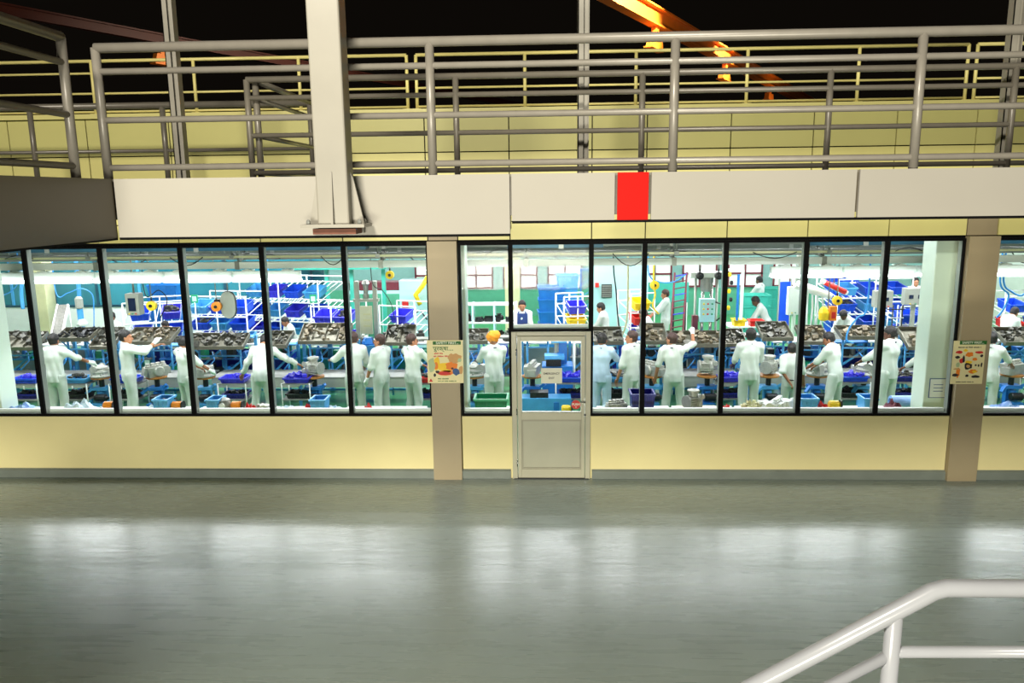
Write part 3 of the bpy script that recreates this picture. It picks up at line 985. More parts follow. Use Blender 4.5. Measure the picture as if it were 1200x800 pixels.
def person(label, x, y, rz=0., h=1.72, lean=0., side=0., hl=(-.26, .16, .82), hr=(.26, .16, .82), head=0., nod=0., sleeve=1.35, gl=False, gr=False,
           hair=None, turban=False, skin=0, shirt=None, apron=False, stance=.11, res=.019, group='factory workers', seed=1, belt=False, base=0., collar=True):
    s = h / 1.72
    sc_ = lambda p: Vector(p) * s
    ca, sa = math.cos(lean), math.sin(lean)

    def up_(p):                     # bend the upper body at the hips
        p = Vector(p)
        z_ = p.z - .95
        q = Vector((p.x + side * max(z_, 0), p.y * ca + z_ * sa, .95 + z_ * ca - p.y * sa))
        return q * s
    pel = sc_((0, 0, .95))
    waist, chest, nb = up_((0, 0, 1.1)), up_((0, 0, 1.29)), up_((0, -.01, 1.45))
    shl, shr = up_((-.17, 0, 1.395)), up_((.17, 0, 1.395))
    hc = up_((0, .015, 1.585)) + Vector((0, .06 * nod, -.03 * nod))
    M = Matrix.Rotation(head, 3, 'Z') @ Matrix.Rotation(-(nod + lean * .5), 3, 'X')
    hs_ = s * 1.07
    hp = lambda p: hc + M @ (Vector(p) * hs_)
    u1, u2 = .285 * s, .26 * s
    el, wl_ = ik(shl, sc_(hl), u1, u2, (-.5, -.5, -.6))
    er, wr_ = ik(shr, sc_(hr), u1, u2, (.5, -.5, -.6))
    hipl, hipr = sc_((-.09, 0, .90)), sc_((.09, 0, .90))
    knl, knr = sc_((-.5 * (.09 + stance), .025, .49)), sc_((.5 * (.09 + stance), .025, .49))
    anl, anr = sc_((-stance, -.02, .085)), sc_((stance, -.02, .085))
    pts = [pel, nb, hc, el, er, wl_, wr_, anl, anr, shl, shr]
    lo = [min(p[k] for p in pts) - .3 for k in range(3)]
    hi = [max(p[k] for p in pts) + .3 for k in range(3)]
    lo[2] = -.02
    flat = (0, math.cos(lean), -math.sin(lean))
    cl = shirt or M_CLOTH
    # body
    B = Field(lo, hi, res)
    B.cap(pel, waist, .12 * s, .115 * s, flat, .7)
    B.cap(waist, chest, .115 * s, .14 * s, flat, .66)
    B.cap(chest, nb, .13 * s, .07 * s, flat, .7)
    B.cap(shl, shr, .06 * s, .06 * s)
    B.cap(nb, hc, .053 * s, .052 * s)
    B.cap(hp((0, -.012, .03)), hp((0, .0, -.02)), .088 * hs_, .078 * hs_, M @ Vector((1, 0, 0)), .86, .02)
    B.cap(hp((0, .03, -.04)), hp((0, .05, -.075)), .055 * hs_, .038 * hs_, None, 1, .03)
    B.cap(hp((0, .085, .0)), hp((0, .104, -.028)), .012 * hs_, .017 * hs_, None, 1, .015)
    for q in (-1, 1):
        B.cap(hp((q * .078, -.005, .0)), hp((q * .084, -.012, -.03)), .018 * hs_, .012 * hs_, None, 1, .012)
        B.cap(hp((q * .035, .075, .028)), hp((q * .012, .085, .026)), .014 * hs_, .012 * hs_, None, 1, .014)
    B.cap(hp((-.02, .082, -.062)), hp((.02, .082, -.062)), .011 * hs_, .011 * hs_, None, 1, .01)
    hands = MB()
    gls = {0: MB(), 1: MB()}
    for i, (sh, e_, w_, glv) in enumerate(((shl, el, wl_, gl), (shr, er, wr_, gr))):
        B.cap(sh, e_, .052 * s, .042 * s)
        B.cap(e_, w_, .041 * s, .028 * s)
        dr_ = (w_ - e_).normalized()
        sgn = -1 if i == 0 else 1
        lat = dr_.cross(Vector((0, 0, 1)))
        lat = lat.normalized() if lat.length > .2 else Vector((0, 1, 0))
        palm = w_ + dr_ * .075 * s
        nrm = lat.cross(dr_).normalized()
        B.cap(w_, palm, .03 * s, .04 * s, nrm, .5, .02)
        tgtm = gls[i] if glv else hands
        g_ = 1.25 if glv else 1.
        for f_, (o_, L_) in enumerate(((-.03, .062), (-.01, .074), (.01, .07), (.029, .055))):
            a_ = palm + lat * o_ * s + dr_ * .02 * s
            b_ = a_ + dr_ * L_ * .55 * s - nrm * .006
            c_ = b_ + dr_ * L_ * .4 * s - nrm * .03 * s
            tgtm.tube([a_, b_, c_], [.0095 * s * g_, .0088 * s * g_, .007 * s * g_], 6)
        a_ = w_ + dr_ * .03 * s - lat * .025 * s
        tgtm.tube([a_, a_ + dr_ * .035 * s - lat * .03 * s, a_ + dr_ * .07 * s - lat * .035 * s - nrm * .015], [.012 * s * g_, .0105 * s * g_, .008 * s * g_], 6)
        if glv:
            gls[i].tube([w_ - dr_ * .035 * s, w_, palm, palm + dr_ * .03 * s], [.036 * s, .036 * s, .046 * s, .04 * s], 10)
    for hip, kn, an in ((hipl, knl, anl), (hipr, knr, anr)):
        B.cap(hip, kn, .075 * s, .052 * s)
        B.cap(kn, an, .05 * s, .034 * s)
        B.cap(an, an + sc_((0, .1, -.045)), .036 * s, .03 * s)
    body = link('person', npmesh('body', *nets(B.D, B.lo, B.res), hands), M_SKIN[skin])
    body.location = (x, y, base)
    body.rotation_euler = (0, 0, rz)
    tag(body, label, 'person', group)
    # jacket
    J = Field(lo, hi, res)
    hem = sc_((0, 0, .80))
    J.cap(hem, pel, .165 * s, .16 * s, (0, 1, 0), .72)
    J.cap(pel, waist, .155 * s, .145 * s, flat, .72)
    J.cap(waist, chest, .145 * s, .175 * s, flat, .68)
    J.cap(chest, up_((0, -.005, 1.40)), .172 * s, .12 * s, flat, .66)
    for sh, e_, w_ in ((shl, el, wl_), (shr, er, wr_)):
        J.cap(nb, sh, .055 * s, .062 * s, None, 1, .05)
        J.cap(sh, e_, .068 * s, .06 * s, None, 1, .05)
        if sleeve > 1:
            f_ = min(sleeve - 1, .95)
            J.cap(e_, e_ + (w_ - e_) * f_, .06 * s, .05 * s)
    J.wrinkle(.0095, seed)
    J.cut(hem, (0, 0, -1))
    jk = link('jacket', npmesh('jacket', *nets(J.D, J.lo, J.res)), cl, body)
    # trousers
    T = Field((lo[0], lo[1], 0), (hi[0], hi[1], 1.05 * s), res)
    T.cap(sc_((0, 0, .86)), sc_((0, 0, .93)), .15 * s, .14 * s, (0, 1, 0), .74)
    for hip, kn, an in ((hipl, knl, anl), (hipr, knr, anr)):
        T.cap(hip, kn, .098 * s, .078 * s, None, 1, .02)
        T.cap(kn, an, .078 * s, .07 * s, None, 1, .02)
    T.wrinkle(.008, seed + 3)
    T.cut((0, 0, .05), (0, 0, -1))
    link('trousers', npmesh('trousers', *nets(T.D, T.lo, T.res)), M_CLOTHB if shirt is M_CLOTHB else M_TROUS, body)
    # shoes
    for an in (anl, anr):
        S = MB()
        a_ = an + sc_((0, -.05, -.045))
        S.tube([a_ + Vector((0, -.02, .0)), a_, a_ + sc_((0, .1, .0)), a_ + sc_((0, .19, -.008)), a_ + sc_((0, .215, -.012))], [.03 * s, .044 * s, .046 * s, .038 * s, .02 * s], 10)
        for i, v_ in enumerate(S.v):
            S.v[i] = (v_[0], v_[1], max(v_[2], .002))
        S.build('shoe', M_SHOE, body)
    if collar:
        k_ = MB()
        ring = []
        for q in range(13):
            t = 2 * PI * q / 12
            ring.append(nb + Vector((.07 * s * math.cos(t), .062 * s * math.sin(t), .012 * s * math.sin(t) * 0)))
        k_.tube(ring, .021 * s, 8, False)
        k_.build('collar', M_COLLAR, jk)
    if turban:
        H = Field(lo, hi, res * .8)
        H.cap(hp((0, -.02, .065)), hp((0, -.005, .045)), .112 * s, .108 * s, None, 1)
        H.cap(hp((-.05, .03, .05)), hp((.05, -.05, .09)), .075 * s, .075 * s)
        H.D = H.D + .004 * np.sin(90 * np.meshgrid(*H.ax, indexing='ij')[2] + 40 * np.meshgrid(*H.ax, indexing='ij')[0])
        link('turban', npmesh('turban', *nets(H.D, H.lo, H.res)), M_TURBAN, body)
    else:
        H = Field([hc[k] - .2 for k in range(3)], [hc[k] + .2 for k in range(3)], res * .7)
        H.cap(hp((0, -.016, .04)), hp((0, -.02, -.005)), .1 * hs_, .088 * hs_, M @ Vector((1, 0, 0)), .87, .02)
        P = np.stack(np.meshgrid(*H.ax, indexing='ij'), -1)
        Q = (P - np.array(hc)) @ np.array(M)          # head-local
        H.D = np.maximum(H.D, Q[..., 1] - (.03 + np.clip(Q[..., 2] - .03, 0, .1) * 1.1) * s)   # face free
        H.D = np.maximum(H.D, -(Q[..., 2] + .055 * s))
        H.D = H.D + .004 * np.sin(80 * P[..., 0] + 50 * P[..., 2]) * np.sin(70 * P[..., 1])
        link('hair', npmesh('hair', *nets(H.D, H.lo, H.res)), hair or M_HAIR, body)
    for i in (0, 1):
        if gls[i].v:
            gls[i].build('glove', M_GLOVE, body)
    for q in (-1, 1):
        e_ = hp((q * .03, .088, .008))
        MB().lathe([(.001, -.006), (.008, -.003), (.009, 0), (.008, .003), (.001, .006)], e_, 8, 'y').build('eye', M_INKK, body)
    if apron:
        A_ = MB()
        A_.box(up_((0, .115, 1.2)), (.26 * s, .02, .42 * s), (-lean, 0, 0))
        A_.box(sc_((0, .13, .82)), (.34 * s, .02, .4 * s))
        for q in (-1, 1):
            A_.bar(up_((q * .1, .12, 1.38)), up_((q * .07, .03, 1.47)), .03, .012)
        A_.build('apron', M_APRON, body)
    if belt:
        bt = MB()
        ring = [sc_((.158 * math.cos(t), .115 * math.sin(t), .955)) for t in [2 * PI * q / 20 for q in range(21)]]
        bt.tube(ring, .014, 6, False)
        bt.build('belt', M_HAIR, body)
    return body


YW = 2.9


def wk_(px_, py_, label, rz=0., dy=0., **kw):
    Y_ = YW + dy
    return person(label, X(px_, py_, Y_), Y_, rz, **kw)


wk_(64, 430, 'worker in white seen from behind reaching right with one gloved hand', h=1.74, hr=(.5, .42, 1.06), hl=(-.2, .3, .95), gr=True, sleeve=1.1, side=.06, seed=1)
wk_(150, 430, 'worker in white turned right with both hands raised', rz=-.95, h=1.80, hr=(.12, .46, 1.46), hl=(-.02, .5, 1.38), gr=True, gl=False, head=-.3, sleeve=1.5, skin=1, seed=2)
wk_(217, 440, 'worker in white half hidden by a mullion, hand on a casting', rz=-.5, h=1.66, hr=(.3, .36, 1.0), hl=(-.05, .4, 1.0), gr=True, nod=.35, sleeve=1.15, seed=3, dy=.1)
wk_(306, 440, 'worker in white stooping forward with both arms spread', rz=.05, h=1.76, lean=.55, hr=(.58, .5, .98), hl=(-.45, .35, .86), nod=.5, sleeve=1.9, seed=4, stance=.16, skin=1)
wk_(416, 440, 'broad worker in white leaning left, third from the poster pilaster', rz=.25, h=1.74, hl=(-.4, .42, 1.15), hr=(.2, .4, 1.0), lean=.12, sleeve=1.9, hair=M_HAIRB, seed=5, skin=1)
wk_(447, 440, 'worker in white facing left with a lowered gloved hand', rz=1.0, h=1.70, hl=(-.22, .22, .74), hr=(.2, .2, .9), gl=True, head=.45, sleeve=1.1, hair=M_HAIRB, skin=1, seed=6)
wk_(484, 440, 'worker in white facing right beside the poster pilaster', rz=-.55, h=1.70, hr=(.22, .46, 1.14), hl=(-.1, .4, 1.05), head=-.6, sleeve=1.8, hair=M_HAIRB, skin=1, seed=7, gr=True)
wk_(579, 440, 'worker in white wearing an orange turban', rz=.2, h=1.72, hl=(-.22, .44, 1.12), hr=(.12, .4, 1.05), turban=True, sleeve=1.7, seed=8, nod=.1)
wk_(705, 440, 'worker in pale blue seen from behind beside the door', rz=-.2, h=1.70, hr=(.2, .45, 1.2), hl=(-.1, .4, 1.1), shirt=M_CLOTHB, sleeve=1.6, seed=9, nod=.2)
wk_(740, 440, 'bearded worker in white facing left behind the dark blue bin', rz=.75, h=1.74, hl=(-.22, .14, .84), hr=(.25, .16, .9), head=.6, sleeve=1.2, skin=1, hair=M_HAIRB, seed=10)
wk_(790, 440, 'worker in white raising one gloved hand high', rz=-.05, h=1.70, hr=(.36, .34, 1.66), hl=(-.34, .12, .82), gr=True, head=.75, sleeve=1.05, side=-.1, hair=M_HAIRB, skin=1, seed=11, stance=.17)
wk_(878, 440, 'upright worker in white seen squarely from behind', rz=0., h=1.78, hl=(-.2, .34, 1.0), hr=(.2, .34, 1.0), sleeve=1.4, seed=12, skin=2)
wk_(926, 450, 'shorter worker in white with one hand behind the back', rz=-.15, h=1.50, hl=(-.05, -.16, .93), hr=(.3, .16, .8), sleeve=1.1, belt=True, skin=0, seed=13)
wk_(979, 440, 'worker in white bent left over a casting, legs apart', rz=.75, h=1.70, lean=.22, hl=(-.12, .5, .98), hr=(.2, .5, .98), head=.4, nod=.3, sleeve=1.2, stance=.2, skin=0, seed=14)
wk_(1041, 440, 'tall worker in white left of the white column', rz=.5, h=1.80, hl=(-.2, .42, 1.05), hr=(.15, .44, 1.05), head=.5, nod=.25, sleeve=1.7, skin=2, seed=15)
wk_(1086, 450, 'worker in white almost hidden by the white column', rz=.4, dy=.45, h=1.52, hl=(-.24, .4, 1.0), hr=(.2, .4, 1.0), sleeve=1.7, seed=16, res=.022)
wk_(1157, 450, 'worker in white partly hidden by the right pilaster', rz=-.5, h=1.68, hr=(.35, .4, 1.08), hl=(-.1, .35, 1.0), sleeve=1.4, seed=17)
BR = dict(res=.024, group='factory workers at the back')


def bk_(px_, py_, Y_, label, rz, **kw):
    k = dict(BR)
    k.update(kw)
    return person(label, X(px_, py_, Y_), Y_, rz, **k)


bk_(133, 385, 6.6, 'worker at the back behind the hanging control box', PI * .9, h=1.62, hl=(-.15, .35, 1.0), hr=(.15, .35, 1.0), nod=.3, seed=21)
bk_(207, 395, 6.75, 'worker in white at the back, behind the half hidden worker', PI * .8, h=1.45, lean=.4, hl=(-.15, .4, .9), hr=(.15, .4, .9), nod=.4, seed=22)
bk_(345, 390, 6.75, 'worker in white at the back, right of the stooping worker', 2.2, h=1.5, lean=.3, hl=(-.15, .4, .9), hr=(.15, .4, .9), nod=.4, seed=23)
bk_(612, 380, 7.4, 'worker in a navy apron facing the viewer above the door', PI, h=1.72, hl=(-.16, .32, .98), hr=(.16, .32, .98), apron=True, nod=.25, skin=1, seed=24, sleeve=1.8)
bk_(710, 380, 7.2, 'worker in white looking down at the left, beyond the dark hose', 1.3, h=1.68, lean=.15, hl=(-.1, .4, .98), hr=(.1, .4, .98), nod=.3, skin=1, seed=25, sleeve=1.7)
bk_(780, 370, 9.3, 'worker at the back standing before teal boards, facing left', 1.5, h=1.72, hl=(-.1, .4, 1.0), hr=(.1, .4, 1.0), nod=.2, skin=1, hair=M_HAIRB, seed=26)
bk_(766, 390, 6.5, 'worker with close cropped brown hair leaning low to the left', 1.35, h=1.66, lean=.35, hl=(-.1, .45, .95), hr=(.1, .45, .95), nod=.3, skin=1, hair=M_HAIRB, seed=27)
bk_(899, 385, 8.6, 'dark haired worker in white bent over the table with red bin', 1.3, h=1.68, lean=.45, hl=(-.1, .5, .9), hr=(.1, .5, .9), nod=.4, skin=2, seed=28, sleeve=1.9)
bk_(890, 350, 12.6, 'worker farthest back among teal crates', .9, h=1.70, hl=(-.15, .4, 1.0), hr=(.15, .4, 1.0), nod=.3, skin=2, seed=29)
bk_(992, 385, 7.0, 'worker in white at the back bowing over blue crates', 2.5, h=1.62, lean=.45, hl=(-.1, .45, .9), hr=(.2, .45, .9), nod=.7, skin=2, seed=30)
bk_(1071, 350, 11.5, 'worker in a white shirt behind the grey control cabinet', PI, h=1.74, hl=(-.2, .2, .9), hr=(.2, .2, .9), skin=1, seed=31, collar=False)
bk_(1176, 390, 6.7, 'worker in white bent to the right in the far right window', -1.2, h=1.62, lean=.4, hl=(-.1, .45, 1.0), hr=(.1, .5, 1.0), nod=.4, skin=1, seed=32, sleeve=1.6)

# ------------------------------------------------------------------ workshop equipment: builders
CACHE = {}


def shared(key, fn):
    if key not in CACHE:
        CACHE[key] = fn()
    return CACHE[key]


def inst(name, key, fn, m, parent=None, loc=(0, 0, 0), rz=0., scale=1.):
    me = shared(key, lambda: fn().mesh(name))
    mm = me if (not me.materials or me.materials[0] == m) else None
    if mm is None:
        me = shared((key, m.name), lambda: fn().mesh(name))
    o = link(name, me, m, parent, loc)
    o.rotation_euler = (0, 0, rz)
    if scale != 1.:
        o.scale = (scale,) * 3 if not isinstance(scale, tuple) else scale
    return o


def cast_a():
    b = MB()
    b.lathe([(.05, -.14), (.1, -.14), (.1, -.11), (.085, -.1), (.09, 0), (.12, .02), (.12, .06), (.07, .07), (.06, .14)], (0, 0, .13), 14, 'x')
    b.lathe([(.075, 0), (.08, .02), (.065, .03), (.065, .2), (.09, .21), (.09, .24), (.05, .25)], (.0, 0, .06), 14, 'z')
    for k in range(5):
        b.box((-.02, .0, .05 + .035 * k), (.2, .19, .012))
    b.box((.1, .03, .06), (.1, .16, .12))
    b.lathe([(.035, -.12), (.045, -.1), (.03, -.08), (.03, .1), (.045, .12)], (.09, 0, .2), 10, 'y')
    return b


def cast_b():
    b = MB()
    b.lathe([(.16, 0), (.17, .02), (.14, .05), (.15, .09), (.11, .12), (.12, .15), (.06, .17)], (0, 0, 0), 16)
    b.box((.1, .0, .07), (.16, .12, .12), (0, 0, .4))
    b.lathe([(.06, -.14), (.06, -.1), (.045, -.09), (.045, .12), (.065, .13)], (-.04, 0, .13), 12, 'y')
    b.box((-.12, .05, .09), (.1, .1, .16), (0, .2, .3))
    for k in range(6):
        t = k * PI / 3
        b.lathe([(.018, 0), (.018, .03), (.01, .04)], (.14 * math.cos(t), .14 * math.sin(t), .03), 8)
    return b


def cast_c():
    b = MB()
    b.box((0, 0, .08), (.34, .2, .16), taper=.85)
    for k in range(4):
        b.lathe([(.045, .16), (.05, .18), (.035, .19), (.035, .22)], (-.12 + .08 * k, .0, 0), 10)
    b.lathe([(.07, -.02), (.09, 0), (.05, .03)], (0, -.11, .09), 14, 'y')
    b.box((.19, .03, .07), (.06, .14, .1))
    b.box((-.19, -.02, .1), (.05, .1, .12), (0, .3, 0))
    return b


CASTS = (cast_a, cast_b, cast_c)


def casting(label, x, y, z, v=0, rz=0., scale=1., m=None, group='aluminium castings on the work line'):
    o = inst('engine_casting', ('cast', v), CASTS[v], m or M_CAST, None, (x, y, z), rz, scale)
    return tag(o, label, 'casting', group)


def bin_shell(wd, dp, ht, t=.012, tp=.88):
    b = MB()
    o_, i_ = [], []
    for k, (f_, z_) in enumerate(((tp, 0), (1, ht))):
        o_ += [(-wd / 2 * f_, -dp / 2 * f_, z_), (wd / 2 * f_, -dp / 2 * f_, z_), (wd / 2 * f_, dp / 2 * f_, z_), (-wd / 2 * f_, dp / 2 * f_, z_)]
        g_ = f_ - 2 * t / min(wd, dp)
        i_ += [(-wd / 2 * g_, -dp / 2 * g_, z_ + (t if k == 0 else 0)), (wd / 2 * g_, -dp / 2 * g_, z_ + (t if k == 0 else 0)),
               (wd / 2 * g_, dp / 2 * g_, z_ + (t if k == 0 else 0)), (-wd / 2 * g_, dp / 2 * g_, z_ + (t if k == 0 else 0))]
    f = [(3, 2, 1, 0), (8, 9, 10, 11)]
    for k in range(4):
        n_ = (k + 1) % 4
        f += [(k, n_, 4 + n_, 4 + k), (8 + n_, 8 + k, 12 + k, 12 + n_), (4 + k, 4 + n_, 12 + n_, 12 + k)]
    b.add(o_ + i_, f)
    return b


def rim(wd, dp, ht):
    b = MB()
    r_ = .014
    for a, c in (((-wd / 2 - r_, -dp / 2 - r_), (wd / 2 + r_, -dp / 2)), ((-wd / 2 - r_, dp / 2), (wd / 2 + r_, dp / 2 + r_)),
                 ((-wd / 2 - r_, -dp / 2), (-wd / 2, dp / 2)), ((wd / 2, -dp / 2), (wd / 2 + r_, dp / 2))):
        b.b2((a[0], a[1], ht - .03), (c[0], c[1], ht))
    for k in range(4):
        x_ = -wd / 2 * .8 + wd * .8 * k / 3
        b.b2((x_ - .007, -dp / 2 - .004, .02), (x_ + .007, -dp / 2 + .01, ht - .03))
    return b


def heap_mesh(wd, dp, ht, n_, seed, big=.07):
    r_ = random.Random(seed)
    b = MB()
    for k in range(n_):
        x_, y_ = r_.uniform(-.44, .44) * wd, r_.uniform(-.42, .42) * dp
        s_ = big * r_.uniform(.5, 1.1)
        z_ = s_ * .4 + r_.random() * ht * (1 - abs(x_) / wd * 1.2)
        k_ = r_.random()
        if k_ < .45:
            b.box((x_, y_, z_), (s_ * 1.5, s_, s_ * .7), (r_.uniform(-.5, .5), r_.uniform(-.5, .5), r_.uniform(0, 3)))
        elif k_ < .8:
            b.lathe([(s_ * .3, -s_ * .4), (s_ * .55, -s_ * .3), (s_ * .4, 0), (s_ * .5, s_ * .3), (s_ * .2, s_ * .4)], (x_, y_, z_), 8, r_.choice('xyz'))
        else:
            t = r_.uniform(0, PI)
            b.tube([(x_, y_, z_), (x_ + .8 * s_ * math.cos(t), y_ + .8 * s_ * math.sin(t), z_ + s_ * .5), (x_ + 1.7 * s_ * math.cos(t), y_ + 1.7 * s_ * math.sin(t), z_)], s_ * .22, 6)
    lo_ = min(v_[2] for v_ in b.v)
    b.v = [(a, c, max(z_ - lo_ if lo_ < 0 else z_, 0)) for a, c, z_ in b.v]
    return b


def heap(label, x, y, z, wd, dp, ht, n_, seed, m, big=.07, rx=0., cat='parts'):
    o = heap_mesh(wd, dp, ht, n_, seed, big).build('parts_heap', m, None, (x, y, z))
    o.rotation_euler = (rx, 0, 0)
    return tag(o, label, cat, kind='stuff')


def tote(label, x, y, z, wd, dp, ht, m, rz=0., rx=0., fill=None, group='plastic bins', seed=0):
    root = thing('parts_bin', label, 'bin', (x, y, z), rz, group)
    root.rotation_euler = (rx, 0, rz)
    inst('shell', ('bin', wd, dp, ht), lambda: bin_shell(wd, dp, ht), m, root)
    inst('rim', ('rim', wd, dp, ht), lambda: rim(wd, dp, ht), m, root)
    if fill is not None:
        o = heap_mesh(wd * .85, dp * .85, .05, 14, seed, min(wd, dp) * .22).build('contents', fill, root, (0, 0, ht * .55))
        o['kind'] = 'stuff'
    return root


def bench(label, x0, x1, y0=4.05, y1=4.75, z=.62, m=M_STEEL, group='low benches of the work line'):
    root = thing('work_bench', label, 'bench', ((x0 + x1) / 2, (y0 + y1) / 2, 0), 0, group)
    w_, d_ = x1 - x0, y1 - y0
    MB().box((0, 0, z - .015), (w_, d_, .03)).build('top', m, root, bevel=.004)
    pr_ = [(-w_ / 2 + .02, z - .03), (w_ / 2 - .02, z - .03), (w_ / 2 - .02, z - .14), (w_ / 2 - .1, z - .22), (-w_ / 2 + .1, z - .22), (-w_ / 2 + .02, z - .14)]
    MB().prism(pr_, -d_ / 2 + .01, -d_ / 2 + .03).build('side_panel', M_GREYP, root)
    for a in (-1, 1):
        for b_ in (-1, 1):
            MB().box((a * (w_ / 2 - .08), b_ * (d_ / 2 - .06), (z - .03) / 2), (.05, .05, z - .03)).build('leg', M_LBLUE, root)
    MB().box((0, d_ / 2 - .06, .2), (w_ - .16, .04, .04)).build('stretcher', M_LBLUE, root)
    return root


def pedestal(label, x, y, zt=.74, m=M_LBLUE, seed=0):
    """blue fixture column with a wooden turntable, a drive and a foot"""
    root = thing('assembly_fixture', label, 'fixture', (x, y, 0), 0, 'blue assembly fixtures')
    MB().box((0, 0, .012), (.42, .4, .024)).build('foot', m, root)
    MB().box((0, .06, .25), (.14, .12, .45)).box((0, -.04, .40), (.09, .14, .08)).build('column', m, root)
    MB().box((0, .0, .50), (.34, .22, .06)).bar((-.15, -.08, .52), (-.26, -.16, .42), .06, .05).bar((.15, -.08, .52), (.25, -.14, .6), .05, .05).build('clamp_arm', m, root)
    MB().lathe([(.07, -.12), (.08, -.1), (.08, .08), (.05, .1), (.03, .14)], (.05, -.15, .33), 12, 'x').build('motor', M_DARK, root)
    MB().lathe([(.05, .53), (.05, zt - .035)], (0, 0, 0), 12).build('spindle', M_DARK, root)
    MB().lathe([(.19, zt - .035), (.2, zt - .03), (.2, zt - .005), (.19, zt)], (0, 0, 0), 20).build('turntable', M_WOOD, root)
    MB().box((.0, -.2, .13), (.24, .16, .2), taper=.92).build('sump_box', m, root)
    return root


def cart(label, x, y, z=.62, wd=.55, dp=.42, m=M_PIPEW, seed=0):
    root = thing('parts_cart', label, 'cart', (x, y, 0), 0, 'parts carts beside the workers')
    for a in (-1, 1):
        for b_ in (-1, 1):
            MB().tube([(a * wd / 2, b_ * dp / 2, .06), (a * wd / 2, b_ * dp / 2, z)], .014, 6).build('leg', m, root)
            MB().lathe([(.03, -.012), (.03, .012)], (a * wd / 2, b_ * dp / 2, .03), 10, 'x').build('castor', M_DARK, root)
    for z_ in (z - .02, z * .5):
        MB().box((0, 0, z_), (wd + .02, dp + .02, .02)).build('shelf', M_STEEL, root)
    return root


def tray(label, hlabel, x, y, z, wd, dp=.62, rx=.42, dividers=2, m=M_TRAY, pm=M_PART, seed=0, n_=22):
    """sloping sheet-metal parts tray on two blue posts"""
    root = thing('sloping_tray', label, 'tray', (x, y, 0), 0, 'sloping parts trays above the bench')
    R_ = Matrix.Rotation(rx, 3, 'X')
    b = MB()
    b.box((0, 0, 0), (wd, dp, .012))
    for a, c, s_ in (((0, -dp / 2, .04), (wd, .012, .09), 0), ((0, dp / 2, .04), (wd, .012, .09), 0), ((-wd / 2, 0, .04), (.012, dp, .09), 0), ((wd / 2, 0, .04), (.012, dp, .09), 0)):
        b.box(a, c)
    pan = b.build('pan', m, root, (0, 0, z))
    pan.rotation_euler = (rx, 0, 0)
    for k in range(dividers):
        x_ = -wd / 2 + wd * (k + 1) / (dividers + 1)
        o = MB().box((x_, 0, .035), (.008, dp - .02, .06)).build('divider', m, root, (0, 0, z))
        o.rotation_euler = (rx, 0, 0)
    for s_ in (-1, 1):
        MB().tube([(s_ * wd * .36, .05, 0), (s_ * wd * .36, .05, z + .0)], .024, 8).build('post', M_LBLUE, root)
        MB().bar((s_ * wd * .36, .05, z - .25), (s_ * wd * .36, -dp * .38 * math.cos(rx), z - .012 - dp * .38 * math.sin(rx)), .03, .02).build('strut', M_LBLUE, root)
    MB().bar((-wd * .36, .05, z - .3), (wd * .36, .05, z - .3), .03, .03).build('crossbar', M_LBLUE, root)
    off = R_ @ Vector((0, 0, .007))
    heap(hlabel, x + off[0], y + off[1], z + off[2], wd, dp, .05, n_, seed, pm, .085, rx)
    return root


def flow_rack(label, x, y, wd, dp, zs, rz=0., slope=.22, m=M_PIPEW):
    root = thing('flow_rack', label, 'rack', (x, y, 0), rz, 'white pipe flow racks')
    H = max(zs) + .35
    for a in (-1, 0, 1):
        for b_ in (-1, 1):
            MB().tube([(a * wd / 2, b_ * dp / 2, 0), (a * wd / 2, b_ * dp / 2, H)], .018, 7).build('upright', m, root)
    for z in zs:
        for b_ in (-1, 1):
            MB().tube([(-wd / 2, b_ * dp / 2, z + b_ * dp / 2 * slope), (wd / 2, b_ * dp / 2, z + b_ * dp / 2 * slope)], .018, 7).build('beam', m, root)
        nr = max(3, int(wd / .16))
        for k in range(nr + 1):
            x_ = -wd / 2 + wd * k / nr
            MB().tube([(x_, -dp / 2, z - dp / 2 * slope + .02), (x_, dp / 2, z + dp / 2 * slope + .02)], .012, 6).build('roller_rail', m, root)
    for b_ in (-1, 1):
        MB().tube([(-wd / 2, b_ * dp / 2, H), (wd / 2, b_ * dp / 2, H)], .018, 7).build('beam', m, root)
    return root


def table(label, x, y, z, wd, dp, m=M_WHITE, lm=M_LBLUE, group=None, name='side_table'):
    root = thing(name, label, 'table', (x, y, 0), 0, group)
    MB().box((0, 0, z - .015), (wd, dp, .03)).build('top', m, root)
    for a in (-1, 1):
        for b_ in (-1, 1):
            MB().box((a * (wd / 2 - .04), b_ * (dp / 2 - .04), (z - .03) / 2), (.04, .04, z - .03)).build('leg', lm, root)
    return root


def hang_rod(root, z0, z1=2.96, x=0, y=0, r=.012):
    MB().tube([(x, y, z0), (x, y, z1)], r, 6).build('hanger', M_STEEL, root)


def reel(label, px_, py_, Y_, m=M_YELP, r=.11):
    x, y, z = at(px_, py_, Y_)
    root = thing('hose_reel', label, 'reel', (x, y, z), 0, 'yellow hose reels and balancers')
    MB().lathe([(r * .4, -.06), (r, -.05), (r, .03), (r * .55, .05), (r * .2, .06)], (0, 0, 0), 16, 'y').build('drum', m, root)
    MB().lathe([(.03, -.085), (.035, -.06)], (0, 0, 0), 10, 'y').build('hub', M_DARK, root)
    MB().bar((0, 0, r * .8), (0, 0, r + .07), .03, .02).build('hook', M_DARK, root)
    hang_rod(root, r + .05, 4.4 - z)
    return root


